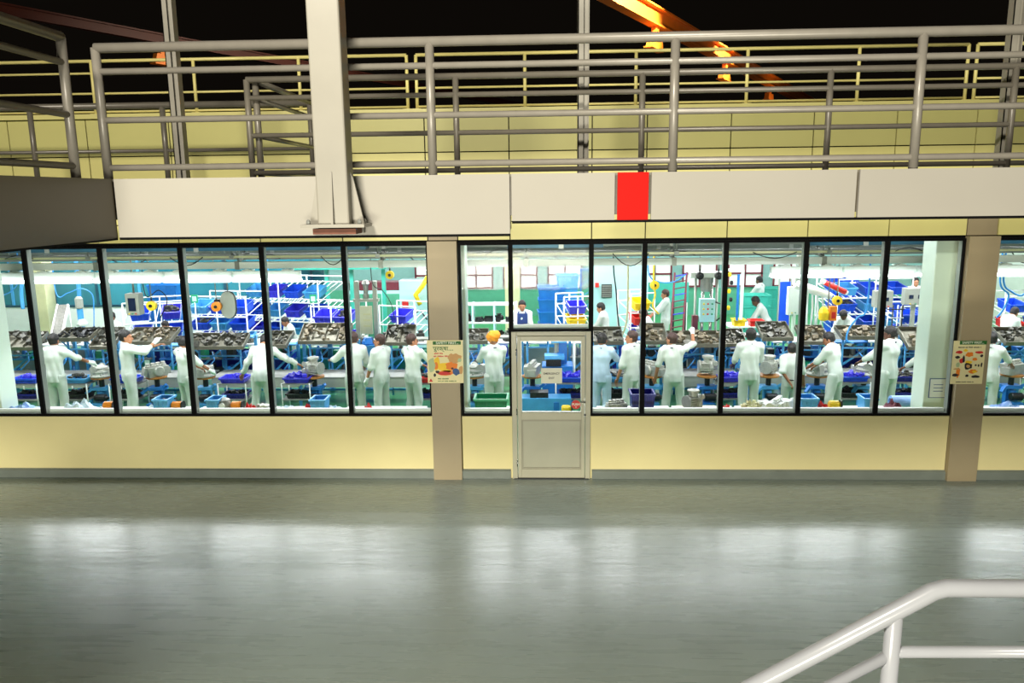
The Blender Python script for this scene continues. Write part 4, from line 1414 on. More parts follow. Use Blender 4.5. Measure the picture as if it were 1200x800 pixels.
def hose(label, pts, m=M_HOSEB, r=.013, up=True):
    if up:
        p = pts[0]
        pts = [(p[0], p[1], 4.4), (p[0], p[1], (4.4 + p[2]) / 2)] + list(pts)
    P = [Vector(p) for p in pts]
    out = []
    for i in range(len(P) - 1):
        p0, p1, p2, p3 = P[max(i - 1, 0)], P[i], P[i + 1], P[min(i + 2, len(P) - 1)]
        for k in range(6):
            t = k / 6
            out.append(.5 * ((2 * p1) + (-p0 + p2) * t + (2 * p0 - 5 * p1 + 4 * p2 - p3) * t * t + (-p0 + 3 * p1 - 3 * p2 + p3) * t ** 3))
    out.append(P[-1])
    return tag(MB().tube(out, r, 7).build('air_hose', m), label, 'hose')


# ------------------------------------------------------------------ the work line
for a, b, lb_ in ((-11.4, -9.3, 'low bench at the left edge of the work line'), (-9.2, -6.9, 'low bench between the first two workers from the left'), (-6.8, -4.9, 'low bench left of the stooping worker'),
                  (-4.8, -2.6, 'low bench with rounded grey side right of the stooping worker'), (-2.3, -1.0, 'low bench behind the poster pilaster'), (.9, 2.2, 'low bench right of the door'), (2.35, 3.9, 'low bench beside the upright worker'),
                  (4.0, 5.7, 'low bench behind the worker bent left'), (5.8, 7.0, 'low bench behind the white column'), (7.1, 9.4, 'low bench in the far right window')):
    bench(lb_, a, b)

FX = [(118, 'between the first and second workers from the left', 1), (183, 'in front of the worker with raised hands', 2), (240, 'at the hand of the half hidden worker', 1), (368, 'right of the stooping worker, before the compartment tray', 0),
      (556, 'left of the turbaned worker', 1), (624, 'seen through the left of the door glass', 2), (764, 'left of the worker raising a glove', 2), (829, 'right of the worker raising a glove', 0),
      (901, 'between the upright worker and the shorter worker', 0), (958, 'left of the worker bent left', 1), (1013, 'between the bent worker and the tall worker', 1), (1186, 'in the far right window', 2)]
for k, (px_, ph, v) in enumerate(FX):
    y_ = 3.66
    x_ = X(px_, 436, y_)
    pedestal('blue assembly fixture with wooden turntable ' + ph, x_, y_, m=(M_LBLUE, M_MBLUE)[k % 2])
    casting('grey aluminium casting on the turntable ' + ph, x_, y_, .74, v, k * .9, 1.25)
CT = [(34, 'at the left edge behind the first window', M_BLUE), (92, 'right of the worker reaching right', M_LBLUE), (276, 'under the left hand of the stooping worker', M_PBLUE), (350, 'under the right hand of the stooping worker', M_PBLUE),
      (668, 'behind the right of the door glass', M_BLUE), (722, 'left of the bearded worker', M_LBLUE), (856, 'left of the upright worker', M_PBLUE), (998, 'right of the worker bent left', M_BLUE), (1060, 'left of the white column', M_NAVY),
      (1222, 'at the right edge of the far right window', M_LBLUE), (500, 'beside the poster pilaster', M_REDP), (150, 'hidden to the waist by the worker with raised hands', M_BLUE)]
for k, (px_, ph, m) in enumerate(CT):
    y_ = 3.55
    x_ = X(px_, 445, y_)
    cart('small two shelf cart ' + ph, x_, y_, .66)
    tote({M_REDP: 'red', M_BLUE: 'blue', M_PBLUE: 'violet blue', M_LBLUE: 'light blue', M_NAVY: 'navy'}[m] + ' parts bin on the cart ' + ph, x_, y_, .66, .5, .36, .1, m, fill=(M_PBLUE if m in (M_BLUE, M_PBLUE) else M_PART), seed=k)
    tote('lower dark bin on the cart ' + ph, x_, y_, .34, .44, .32, .1, (M_NAVY, M_DARK)[k % 2], fill=M_DARK, seed=k + 40)
TR = [(20, 1.15, 'at the left edge', M_PART, 3), (93, .75, 'right of the worker reaching right, full of black parts', M_DARK, 0), (128, .5, 'small, left of the worker with raised hands', M_PART, 0), (180, 1.0, 'before the raised hands of the second worker', M_PARTB, 2),
      (256, 1.25, 'below the grey oval guard', M_PART, 1), (326, .55, 'narrow, at the stooping worker\'s head', M_PART, 1), (383, 1.05, 'with compartments, right of the stooping worker', M_PARTB, 3), (553, .7, 'left of the turbaned worker', M_PART, 1),
      (765, .5, 'left of the worker raising a glove', M_PARTB, 1), (815, 1.15, 'at the raised glove', M_PARTB, 3), (858, .45, 'left of the upright worker', M_PART, 1), (906, .62, 'right of the upright worker', M_PART, 1),
      (950, .55, 'left of the worker bent left', M_PARTB, 1), (1008, .95, 'right of the worker bent left', M_PARTB, 2), (1078, .75, 'left of the white column', M_PARTB, 1), (1196, .95, 'in the far right window', M_PART, 1),
      (630, .6, 'behind the top left of the door glass', M_PART, 1), (712, .6, 'right of the door', M_PART, 1), (470, .6, 'between the workers beside the poster pilaster', M_PART, 1)]
for k, (px_, wd, ph, m, dv) in enumerate(TR):
    y_ = 4.95
    x_ = X(px_, 408, y_)
    tray('sloping sheet metal parts tray ' + ph, 'dark metal parts heaped in the tray ' + ph, x_, y_, (1.2, 1.33, 1.25, 1.29, 1.17)[k % 5], wd, dp=(.6, .5, .66)[k % 3], rx=(.42, .3, .5, .36)[k % 4], dividers=dv, pm=m, seed=k + 3, n_=int(26 * wd) + 6)

# blue tool racks between the trays and the back line
def tool_rack(label, x, y, seed):
    r_ = random.Random(seed)
    root = thing('tool_rack', label, 'rack', (x, y, 0), 0, 'blue tool racks along the work line')
    W_ = r_.uniform(.5, .75)
    H_ = r_.uniform(1.05, 1.3)
    for s_ in (-1, 1):
        MB().box((s_ * W_ / 2, 0, H_ / 2), (.06, .06, H_)).build('upright', M_LBLUE, root)
    for z_ in (.35, .75, H_ - .03):
        MB().box((0, 0, z_), (W_, .3, .03)).build('shelf', r_.choice((M_LBLUE, M_MBLUE, M_STEEL)), root)
    for z_ in (.365, .765):
        x_ = -W_ / 2 + .06
        while x_ < W_ / 2 - .12:
            w_ = r_.uniform(.1, .2)
            h_ = r_.uniform(.12, .26)
            if r_.random() < .5:
                MB().box((x_ + w_ / 2, 0, z_ + h_ / 2), (w_ * .9, .2, h_)).build('tool_case', r_.choice((M_NAVY, M_DARK, M_BLUE, M_DARK, M_GREENP, M_MBLUE)), root)
            else:
                MB().lathe([(w_ * .3, 0), (w_ * .45, .02), (w_ * .4, h_ * .6), (w_ * .15, h_)], (x_ + w_ / 2, 0, z_), 10).build('tool', r_.choice((M_DARK, M_STEEL, M_MBLUE, M_PART)), root)
            x_ += w_ + .03
    MB().bar((-W_ / 2, -.1, .4), (W_ / 2, -.14, .95), .04, .04).build('brace', M_LBLUE, root)
    MB().tube([(W_ * .2, -.1, .9), (W_ * .35, -.25, .75), (W_ * .1, -.3, .55), (-.05, -.2, .45)], .014, 6).build('air_line', M_HOSEB, root)
    return root


for k, (px_, ph) in enumerate(((30, 'at the left edge'), (76, 'behind the worker reaching right'), (122, 'left of the worker with raised hands'), (165, 'behind the worker with raised hands'), (205, 'behind the half hidden worker'), (245, 'below the oval guard'),
                               (283, 'left of the stooping worker'), (335, 'behind the stooping worker'), (372, 'below the compartment tray'), (405, 'left of the three poster workers'), (463, 'between the poster workers'), (500, 'behind the poster pilaster'),
                               (545, 'left of the turbaned worker'), (597, 'right of the turbaned worker'), (682, 'behind the right of the door'), (722, 'behind the worker in pale blue'), (760, 'behind the bearded worker'), (800, 'behind the worker raising a glove'), (838, 'below the press with buttons'),
                               (870, 'behind the upright worker'), (905, 'right of the upright worker'), (952, 'left of the worker bent left'), (992, 'right of the worker bent left'), (1034, 'behind the tall worker'), (1072, 'left of the white column'), (1180, 'in the far right window'))):
    tool_rack('light blue tool rack with dark tools ' + ph, X(px_, 430, 5.35), 5.38, k)

# second line at the back: long pale tables with castings
for k, (a, b, ph) in enumerate(((-13.4, -9.0, 'at the back left'), (-8.9, -5.6, 'behind the worker with raised hands'), (-5.5, -2.2, 'below the blue flow racks'), (-1.9, .9, 'in front of the worker in the navy apron'),
                                (1.0, 3.2, 'beyond the worker raising a glove'), (5.0, 8.0, 'in front of the bowing worker'), (8.2, 11, 'at the back of the far right window'))):
    yb = 5.95
    root = table('long pale work table ' + ph, (a + b) / 2, yb, 1.0, b - a, .6, M_WHITE, M_TEAL, 'long work tables of the back line', 'work_table')
    MB().box((0, -.27, .62), (b - a - .1, .02, .55)).build('front_panel', (M_GREYP, M_NAVY, M_TEAL, M_GREYP, M_TEALD, M_NAVY, M_MBLUE)[k], root)
    nn = int((b - a) / .42)
    for q in range(nn):
        x_ = a + .25 + q * .42 + random.uniform(-.06, .06)
        if random.random() < .18:
            continue
        ph2 = ('first', 'second', 'third', 'fourth', 'fifth', 'sixth', 'seventh', 'eighth', 'ninth', 'tenth', 'eleventh')[q]
        casting('%s part on the long table %s' % (ph2, ph), x_, yb + random.uniform(-.12, .12), 1.0, random.randrange(3), random.uniform(0, 6), random.uniform(.62, .95), random.choice((M_CAST, M_PART, M_PART, M_STEEL)), 'parts on the long back tables')

# ------------------------------------------------------------------ flow racks and crates behind
def rack_with_bins(label, ph, px_, py_, Y_, wd, dp, zs, rz, mats, slope=.22, bw=.42, seed=0):
    x_ = X(px_, py_, Y_)
    flow_rack(label, x_, Y_, wd, dp, zs, rz, slope)
    R_ = Matrix.Rotation(rz, 3, 'Z')
    r_ = random.Random(seed)
    nb_ = max(1, int((wd - .04) / (bw + .06)))
    for iz, z in enumerate(zs):
        for k in range(nb_):
            u = -wd / 2 + wd * (k + .5) / nb_
            yy = -dp * .22
            p = R_ @ Vector((u, yy, 0))
            m, mn = mats[(k + iz) % len(mats)]
            pos = ('leftmost', 'second', 'third', 'fourth', 'fifth')[k] if nb_ > 1 else 'only'
            lev = ('bottom', 'middle', 'top')[iz] if len(zs) == 3 else (('lower', 'upper')[iz] if len(zs) == 2 else 'single')
            t = tote('%s %s bin, %s level, flow rack %s' % (pos, mn, lev, ph), x_ + p.x, Y_ + p.y, z + yy * slope + .034, bw, min(.5, dp * .5), .2, m, rz, 0, M_PART if r_.random() < .3 else None, seed=k)
            t.rotation_euler = Euler((math.atan(slope), 0, rz))


BL, PB, LB = (M_BLUE, 'blue'), (M_PBLUE, 'violet blue'), (M_LBLUE, 'light blue')
rack_with_bins('white pipe flow rack behind the hanging control box', 'behind the control box', 186, 375, 7.6, 1.4, 1.1, (.95, 1.42), .35, (BL, BL, PB), .3)
rack_with_bins('white pipe flow rack behind the grey oval guard', 'behind the oval guard', 268, 370, 7.55, 1.5, 1.1, (.75, 1.15, 1.55), -.1, (BL, BL, LB), .25)
rack_with_bins('large white pipe flow rack with light blue bins', 'with green signs', 345, 360, 9.2, 2.3, 1.4, (.8, 1.25, 1.75), -.25, (PB, BL, LB), .28)
rack_with_bins('white pipe flow rack right of the large one', 'beside the two post press', 398, 370, 7.4, 1.0, 1.0, (.8, 1.3), -.15, (PB, PB), .25)
rack_with_bins('white pipe rack with violet trays behind the poster workers', 'behind poster workers', 476, 370, 7.4, .95, .9, (.95, 1.3), -.3, (PB, PB, (M_REDP, 'red')), .25)
rack_with_bins('small white pipe rack with red, yellow and blue bins above the door', 'above the door', 672, 370, 6.9, .66, .7, (.95, 1.25, 1.55), .25, ((M_REDP, 'red'), (M_YELP, 'yellow'), PB), .3, .4)
rack_with_bins('white pipe rack with yellow and red bins right of the dark hose', 'right of dark hose', 745, 370, 7.4, .62, .7, (.9, 1.2, 1.55), .35, (PB, (M_REDP, 'red'), (M_YELP, 'yellow')), .3, .4)
rack_with_bins('white pipe flow rack with blue crates behind the bowing worker', 'behind the bowing worker', 1010, 360, 9.0, 1.9, 1.2, (.85, 1.3, 1.7), .1, (BL, BL, LB), .2)
rack_with_bins('white pipe flow rack with blue bins left of the white column', 'left of the white column', 1068, 372, 7.5, 1.0, .8, (.85, 1.2), .1, (BL, BL), .2)
rack_with_bins('white pipe flow rack in the far right window', 'in the far right window', 1192, 372, 8.2, 1.4, 1.0, (.9, 1.35), .1, ((M_REDP, 'red'), BL, BL), .2)
for px_, lb_ in ((228, 'green tag sign on the flow rack left of the oval guard'), (367, 'green tag sign on the large flow rack')):
    x_, y_, z_ = at(px_, 350, 7.0)
    root = thing('tag_sign', lb_, 'sign', (x_, y_, 0))
    MB().tube([(0, 0, 0), (0, 0, z_ - .08)], .014, 6).build('stem', M_PIPEW, root)
    MB().box((0, 0, z_), (.16, .02, .2)).build('board', M_GREENP, root)
    MB().box((0, -.012, z_), (.1, .004, .12)).build('face', M_CYANW, root)

# crate stacks standing on the floor at the back
def crate_stack(px_, py_, Y_, n_, wd, dp, ht, m, mn, ph):
    x_ = X(px_, py_, Y_)
    for k in range(n_):
        lev = ('lowest', 'second lowest', 'third', 'fourth', 'fifth', 'sixth', 'seventh', 'topmost')[k if k < n_ - 1 else 7]
        tote('%s %s crate of the stack %s' % (lev, mn, ph), x_ + .012 * (k % 2), Y_, k * (ht + .002), wd, dp, ht, m, .04 * (k % 3), group='stacked crates at the back')


crate_stack(646, 350, 10.4, 5, .75, .6, .34, M_MBLUE, 'blue', 'behind the navy apron worker')
crate_stack(664, 350, 10.8, 6, .6, .6, .33, M_LBLUE, 'light blue', 'left of the blue screen')
crate_stack(985, 350, 10.6, 6, .7, .6, .32, M_BLUE, 'blue', 'above the bowing worker')
crate_stack(1022, 350, 10.4, 5, .8, .6, .3, M_MBLUE, 'blue', 'right of the bowing worker')
crate_stack(883, 350, 11.6, 4, .8, .6, .32, M_TEAL, 'teal', 'before the farthest worker')
crate_stack(905, 345, 13.2, 4, .7, .6, .32, M_TEAL, 'teal', 'behind the farthest worker')
crate_stack(1056, 360, 9.6, 4, .6, .5, .3, M_BLUE, 'blue', 'under the grey control cabinet')
crate_stack(195, 350, 9.6, 6, .8, .6, .32, M_MBLUE, 'blue', 'under the glazing behind the flow rack')

# ------------------------------------------------------------------ machines
def control_box(label, px_, py_, Y_, wd, ht, dp=.22, m=M_GREYP, rz=0., screens=((0, 0, .55, .6),), hang=True, post=False):
    x, y, z = at(px_, py_, Y_)
    root = thing('control_box', label, 'control box', (x, y, z), rz)
    cs = MB().box((0, 0, 0), (wd, dp, ht)).build('case', m, root, bevel=.012)
    for sx, sz, sw, sh in screens:
        MB().box((sx * wd, -dp / 2 - .006, sz * ht), (sw * wd, .012, sh * ht)).build('screen', M_SCREEN, cs)
    for k in range(3):
        MB().lathe([(.014, -.02), (.014, 0)], (wd * (.25 - .25 * k), -dp / 2, -ht * .42), 8, 'y').build('button', (M_REDP, M_GREENP, M_YELP)[k], cs)
    if hang:
        MB().tube([(0, 0, ht / 2), (0, 0, 4.4 - z)], .02, 8).build('hanger', M_STEEL, root)
    if post:
        MB().box((0, 0, -ht / 2 - (z - ht / 2) / 2), (.08, .08, z - ht / 2)).build('post', m, root)
    return root


control_box('grey hanging control box with a dark screen', 158, 356, 4.1, .27, .44)
control_box('grey control cabinet with two dark windows', 1071, 347, 6.8, .48, .38, .2, M_GREYP, 0, ((-.22, 0, .2, .22), (.2, 0, .2, .22)), False, True)
control_box('grey control cabinet partly hidden by a mullion', 1034, 350, 6.6, .4, .38, .2, M_GREYP, 0, ((.15, 0, .2, .22),), False, True)
control_box('white panel board right of the blue partition board', 931, 352, 9.5, .42, .75, .12, M_OFFW, .3, (), False, True)

# grey oval guard beside the yellow reel
x, y, z = at(268, 357, 4.2)
root = thing('oval_guard', 'grey oval machine guard hanging beside a yellow reel', 'guard', (x, y, z))
out = [(.15 * math.cos(t) * (1 if abs(math.cos(t)) < .9 else 1), .27 * math.copysign(abs(math.sin(t)) ** .6, math.sin(t))) for t in [2 * PI * k / 24 for k in range(24)]]
MB().prism(out, -.05, .05).build('shell', M_GREYP, root)
ring = [(a * 1.02, 0, b) for a, b in out] + [(out[0][0] * 1.02, 0, out[0][1])]
MB().tube(ring, .014, 6, False).build('edge_band', M_DARK, root)
MB().tube([(0, 0, .26), (0, 0, 4.4 - z)], .014, 6).build('hanger', M_STEEL, root)
MB().box((-.2, .03, .02), (.16, .14, .18)).build('gearbox', M_DARK, root)
reel('yellow and green reel beside the grey oval guard', 254, 359, 4.05, M_ORP, .1)
reel('yellow hose reel right of the grey control box', 178, 358, 4.1, M_YELP, .1)
reel('yellow round balancer at the left edge', 14, 327, 4.2, M_YELP, .1)
reel('yellow balancer hanging behind the poster workers', 457, 322, 5.4, M_YELP, .09)
reel('yellow hanging tool balancer left of the dark red conveyor', 767, 334, 6.0, M_YELP, .1)
reel('yellow reel over the bowing worker', 981, 352, 5.6, M_YELP, .1)
reel('dark balancer at the top of the hydraulic press', 842, 323, 5.4, M_DARK, .08)
reel('dark balancer left of the press head', 820, 323, 5.4, M_DARK, .08)
x, y, z = at(970, 366, 5.4)
root = thing('nut_runner', 'yellow and orange powered tool hanging over blue bins', 'tool', (x, y, z))
MB().lathe([(.05, -.18), (.1, -.15), (.11, .0), (.08, .08), (.05, .12)], (-.08, 0, 0), 14).build('motor', M_YELP, root)
MB().box((.1, 0, -.02), (.14, .12, .3)).build('housing', M_ORP, root)
MB().box((.1, -.065, -.05), (.08, .02, .14)).build('cover', M_REDP, root)
hang_rod(root, .1, 4.4 - z)
# white and red tube tool
x, y, z = at(977, 337, 6.0)
root = thing('slanting_tool', 'white and red slanting tool arm above the bowing worker', 'tool', (x, y, z))
MB().tube([(-.2, 0, .12), (.26, 0, -.1)], .06, 12).build('sleeve', M_REDP, root)
MB().tube([(-.28, 0, .16), (.3, 0, -.12)], .048, 12).build('tube', M_PIPEW, root)
hang_rod(root, .1, 4.4 - z)
x, y, z = at(958, 345, 6.2)
root = thing('extraction_duct', 'white slanting extraction duct beside the mullion', 'duct', (x, y, z))
MB().tube([(-.5, 0, .24), (-.1, 0, .1), (.3, 0, -.04)], [.1, .1, .07], 12).build('duct', M_OFFW, root)
MB().tube([(-.45, 0, .22), (-.45, 0, 4.4 - z)], .05, 10).build('riser', M_OFFW, root)
for k in range(5):
    MB().tube([(-.3 + .1 * k, .05, .1), (-.32 + .12 * k, .04, -.3), (-.28 + .09 * k, .02, -.75 - .06 * k)], .022, 6).build('drop_pipe', M_PIPEW, root)

# two-post press
x_ = X(430, 370, 5.6)
root = thing('two_post_press', 'grey two post press with a cream data panel', 'machine', (x_, 5.6, 0))
for s_ in (-1, 1):
    MB().box((s_ * .2, 0, 1.2), (.09, .12, 2.4)).build('post', M_GREYP, root, bevel=.008)
MB().box((0, 0, 1.98), (.56, .14, .06)).build('crosshead', M_GREYP, root)
MB().box((0, 0, 1.06), (.56, .14, .05)).build('crosshead', M_GREYP, root)
MB().box((0, -.07, 1.55), (.27, .04, .62)).build('data_panel', M_PALLET, root)
for k in range(3):
    MB().box((.02, -.093, 1.68 - .13 * k), (.16, .004, .04)).build('printed_line', M_PIPEC, root)
MB().lathe([(.06, 2.02), (.07, 2.1), (.05, 2.14), (.06, 2.3), (.09, 2.34), (.05, 2.42)], (0, 0, 0), 12).build('head', M_STEEL, root)
MB().box((0, .02, .5), (.5, .4, 1.0)).build('base', M_LBLUE, root)
MB().lathe([(.14, 1.0), (.16, 1.03), (.1, 1.15)], (0, 0, 0), 16).build('anvil', M_MBLUE, root)
# pale cyan machine with yellow arm
x_ = X(490, 360, 8.6)
root = thing('test_machine', 'pale cyan machine with a cranked yellow arm behind the poster workers', 'machine', (x_, 8.6, 0))
MB().box((0, .1, 1.05), (.9, .5, 2.1)).build('cabinet', M_CYANW, root, bevel=.02)
MB().tube([(.1, -.3, 1.5), (.0, -.35, 1.75), (.16, -.3, 1.95), (.32, -.28, 2.2)], .06, 10).build('arm', M_YELP, root)
MB().box((-.3, -.16, 1.5), (.16, .03, .2)).build('screen', M_REDP, root)
MB().tube([(-.2, -.18, 1.2), (.1, -.3, 1.35), (.25, -.2, 1.1)], .02, 7).build('cable', M_CABLE, root)
# press behind the door: blue C-frame
x_ = X(653, 420, 4.5)
root = thing('c_frame_press', 'bright blue C frame press seen through the door glass', 'machine', (x_, 4.35, 0))
MB().box((0, .08, .4), (.62, .5, .8)).build('base', M_MBLUE, root, bevel=.01)
MB().box((.1, .2, 1.1), (.2, .22, .7)).build('column', M_MBLUE, root)
MB().box((.02, -.02, 1.38), (.3, .4, .18)).build('head', M_LBLUE, root)
MB().lathe([(.05, 1.08), (.05, 1.3)], (-.02, -.1, 0), 12).build('ram', M_CHROME, root)
MB().box((-.06, -.06, .98), (.4, .3, .08)).build('bed', M_LBLUE, root)
MB().box((-.08, -.08, .88), (.3, .26, .14)).build('die', M_DARK, root)
MB().lathe([(.06, 1.47), (.07, 1.5), (.05, 1.62)], (.1, .15, 0), 12).build('motor', M_DARK, root)
MB().tube([(.34, .1, .0), (.34, .1, 1.6)], .03, 8).build('lamp_post', M_PIPEW, root)
x_ = X(632, 465, 3.3)
root = thing('machine_base', 'light blue machine base with a black top in the door glass', 'machine', (x_ + .12, 3.05, 0))
MB().box((0, 0, .24), (.95, .35, .48)).build('housing', M_LBLUE, root, bevel=.01)
MB().box((-.12, -.02, .53), (.34, .26, .1)).build('die', M_DARK, root)
MB().box((.2, -.18, .3), (.1, .01, .2)).build('access_cover', M_MBLUE, root)
# shelving with green and white pipes
x_ = X(567, 375, 6.7)
root = thing('pipe_shelving', 'white and green pipe shelving full of black parts beside the turban', 'shelving', (x_, 6.75, 0))
for a in (-.75, -.25, .25, .75):
    for b_ in (-.2, .2):
        MB().tube([(a, b_, 0), (a, b_, 1.75)], .02, 7).build('upright', M_PIPEW if a in (-.75, .75) else M_CYANW, root)
for z_ in (.55, .95, 1.3, 1.72):
    MB().box((0, 0, z_), (1.52, .44, .025)).build('shelf', M_PIPEW, root)
for iz, z_ in enumerate((.5625, .9625, 1.3125)):
    for k in range(6):
        casting('%s black part on the %s pipe shelf beside the turban' % (('first', 'second', 'third', 'fourth', 'fifth', 'sixth')[k], ('low', 'middle', 'high')[iz]), x_ - .6 + .24 * k, 6.72, z_, (k + iz) % 3, k, .62, M_DARK if iz else M_CAST, 'black parts on pipe shelving')
# blue perforated screen
x_ = X(687, 360, 8.0)
root = thing('mesh_screen', 'tall narrow blue lattice screen above the door', 'screen', (x_, 8.0, 0))
MB().box((-.14, 0, 1.2), (.04, .04, 2.4)).box((.14, 0, 1.2), (.04, .04, 2.4)).box((0, 0, 2.38), (.3, .04, .04)).box((0, 0, .3), (.3, .04, .04)).build('frame', M_MBLUE, root)
for k in range(12):
    MB().bar((-.13, .0, .5 + .15 * k), (.13, .0, .68 + .15 * k), .03, .012).build('slat', (M_MBLUE, M_DRED)[k % 2], root)
# cyan wall boards with grille
x_, _, z_ = at(725, 350, 9.8)
root = thing('wall_board', 'pale cyan back board with a dark square grille', 'board', (x_, 9.9, 0))
MB().box((0, .03, 1.15), (1.6, .05, 2.3)).build('board', M_CYANW, root)
MB().box((-.32, -.02, 1.62), (.28, .06, .36)).build('grille', M_DARK, root)
for k in range(6):
    MB().box((-.32, -.055, 1.48 + .055 * k), (.26, .012, .02)).build('grille_slat', M_GREYP, root)
MB().box((-.58, -.02, 1.78), (.1, .05, .12)).build('alarm_box', M_REDP, root)
x_, _, z_ = at(762, 335, 9.9)
root = thing('wall_board', 'teal board with yellow fittings behind the dark red conveyor', 'board', (x_ + .3, 10.0, 0))
MB().box((0, 0, 1.55), (1.5, .05, .55)).build('board', M_TEAL, root)
for s_ in (-.7, .7):
    MB().box((s_, 0, .64), (.05, .05, 1.28)).build('leg', M_PIPEW, root)
# dark red inclined conveyor
x_ = X(797, 365, 6.75)
root = thing('inclined_conveyor', 'dark red steep lattice conveyor above the raised glove', 'conveyor', (x_, 6.75, 0))
a_, b_ = Vector((-.12, -.3, .95)), Vector((.08, .5, 2.35))
for s_ in (-.14, .14):
    MB().bar(a_ + Vector((s_, 0, 0)), b_ + Vector((s_, 0, 0)), .04, .09).build('side_rail', M_DRED, root)
for k in range(10):
    p = a_ + (b_ - a_) * (k + .5) / 10
    MB().bar(p + Vector((-.14, 0, 0)), p + Vector((.14, 0, .05)), .05, .02).build('flight', M_DRED if k % 3 else M_PBLUE, root)
for s_ in (-.14, .14):
    MB().tube([(s_ - .1, -.25, 0), (s_ - .1, -.25, 1.0)], .022, 7).build('leg', M_DARK, root)
    MB().tube([(s_ + .06, .45, 0), (s_ + .06, .45, 2.2)], .022, 7).build('leg', M_DARK, root)
# hydraulic press with pale control box
x_ = X(828, 360, 5.7)
root = thing('hydraulic_press', 'tall steel press with a pale green button box on its front', 'machine', (x_, 5.75, 0))
for s_ in (-.24, -.08, .1, .22):
    MB().tube([(s_, 0, .0), (s_, 0, 2.45)], .035 if s_ in (-.08, .1) else .028, 10).build('guide_column', M_CHROME if abs(s_) < .15 else M_GREYP, root)
MB().box((0, 0, 2.47), (.75, .3, .12)).build('top_beam', M_OFFW, root, bevel=.01)
MB().lathe([(.1, 2.1), (.12, 2.15), (.12, 2.4)], (-.02, 0, 0), 14).build('cylinder', M_STEEL, root)
MB().box((0, .05, .5), (.8, .45, 1.0)).build('bed', M_GREYP, root)
bx = MB().box((-.02, -.16, 1.72), (.32, .16, .5)).build('button_box', M_CYANW, root, bevel=.01)
for k in range(9):
    MB().lathe([(.018, -.02), (.022, 0)], (-.1 + .09 * (k % 3), -.24, 1.86 - .11 * (k // 3)), 8, 'y').build('button', (M_YELP, M_GREENP, M_REDP)[(k * 2) % 3], bx)
MB().tube([(.14, -.16, 1.9), (.28, -.15, 1.85), (.36, -.1, 1.6), (.2, -.14, 1.48)], .016, 7).build('cable', M_CABLE, root)
MB().box((-.26, -.12, 1.35), (.12, .12, .5)).build('valve_block', M_DRED, root)
# white equipment frame with yellow cups, near the table with red bin
x_ = X(860, 350, 7.3)
root = thing('tool_gantry', 'white tool gantry with a blue post left of the table with red bin', 'gantry', (x_, 7.3, 0))
for a in (-.22, .22):
    MB().box((a, .15, 1.2), (.07, .05, 2.4)).build('upright', M_PIPEW, root)
MB().box((0, .15, 2.4), (.5, .06, .06)).build('crossbar', M_PIPEW, root)
MB().box((.1, .05, 1.75), (.05, .05, 1.1)).build('blue_post', M_MBLUE, root)
for k in range(5):
    MB().lathe([(.03, -.05), (.045, 0), (.03, .05)], (-.1 + .05 * (k % 2), .08, 1.5 + .2 * k), 8).build('fitting', (M_YELP, M_DARK)[k % 2], root)
x_ = X(877, 378, 7.7)
table('white table bearing the yellow bin and the red bin', x_, 7.7, 1.05, 1.1, .7, M_WHITE, M_MBLUE, None, 'work_table')
tote('yellow bin on the white table before the bent dark haired worker', x_ - .28, 7.55, 1.05, .28, .3, .16, M_YELP)
tote('red bin on the white table before the bent dark haired worker', x_ + .12, 7.5, 1.05, .32, .28, .15, M_REDP)
tote('blue bin under the white table, nearer the mullion', x_ - .25, 7.65, .0, .4, .4, .5, M_BLUE)
tote('blue bin under the white table, nearer the green floor', x_ + .25, 7.65, .0, .4, .4, .5, M_MBLUE)
# blue partition board
x_ = X(919, 355, 10.6)
root = thing('partition_board', 'tall blue partition board on the open green floor', 'board', (x_, 10.6, 0))
MB().box((0, 0, 1.0), (.34, .04, 1.5)).build('board', M_BLUE, root)
for s_ in (-.16, .16):
    MB().box((s_, .0, .93), (.03, .06, 1.86)).build('post', M_GREYP, root)
    MB().box((s_, .0, .02), (.05, .4, .04)).build('foot', M_GREYP, root)
# chute at the back left
a_, b_ = Vector(at(66, 396, 6.3)), Vector(at(74, 357, 6.9))
root = thing('slide_chute', 'steep mesh slide chute with white side rails at the back left', 'chute', (a_.x, a_.y, 0))
o_ = Vector((a_.x, a_.y, 0))
for s_ in (-.13, .13):
    MB().bar(a_ - o_ + Vector((s_, 0, 0)), b_ - o_ + Vector((s_, 0, 0)), .035, .07).build('side_rail', M_PIPEW, root)
MB().bar(a_ - o_, b_ - o_, .24, .015).build('bed', M_PART, root)
for s_ in (-.13, .13):
    MB().tube([(b_.x - o_.x + s_, b_.y - o_.y, 0), (b_.x - o_.x + s_, b_.y - o_.y, b_.z)], .016, 6).build('leg', M_PIPEW, root)
    MB().tube([(s_, .05, 0), (s_, .05, a_.z)], .016, 6).build('leg', M_PIPEW, root)
x_ = X(88, 365, 7.0)
root = thing('bottle_stand', 'blue stand with a small grey motor beside the slide chute', 'stand', (x_, 7.2, 0))
MB().box((0, 0, .8), (.1, .1, 1.6)).build('post', M_LBLUE, root)
MB().lathe([(.06, 1.6), (.09, 1.63), (.09, 1.85), (.05, 1.9)], (0, 0, 0), 12).build('motor', M_GREYP, root)
MB().box((0, 0, .02), (.4, .4, .04)).build('foot', M_LBLUE, root)
MB().lathe([(.12, 1.2), (.13, 1.25), (.07, 1.35)], (.08, -.1, 0), 12).build('bowl', M_WHITE, root)
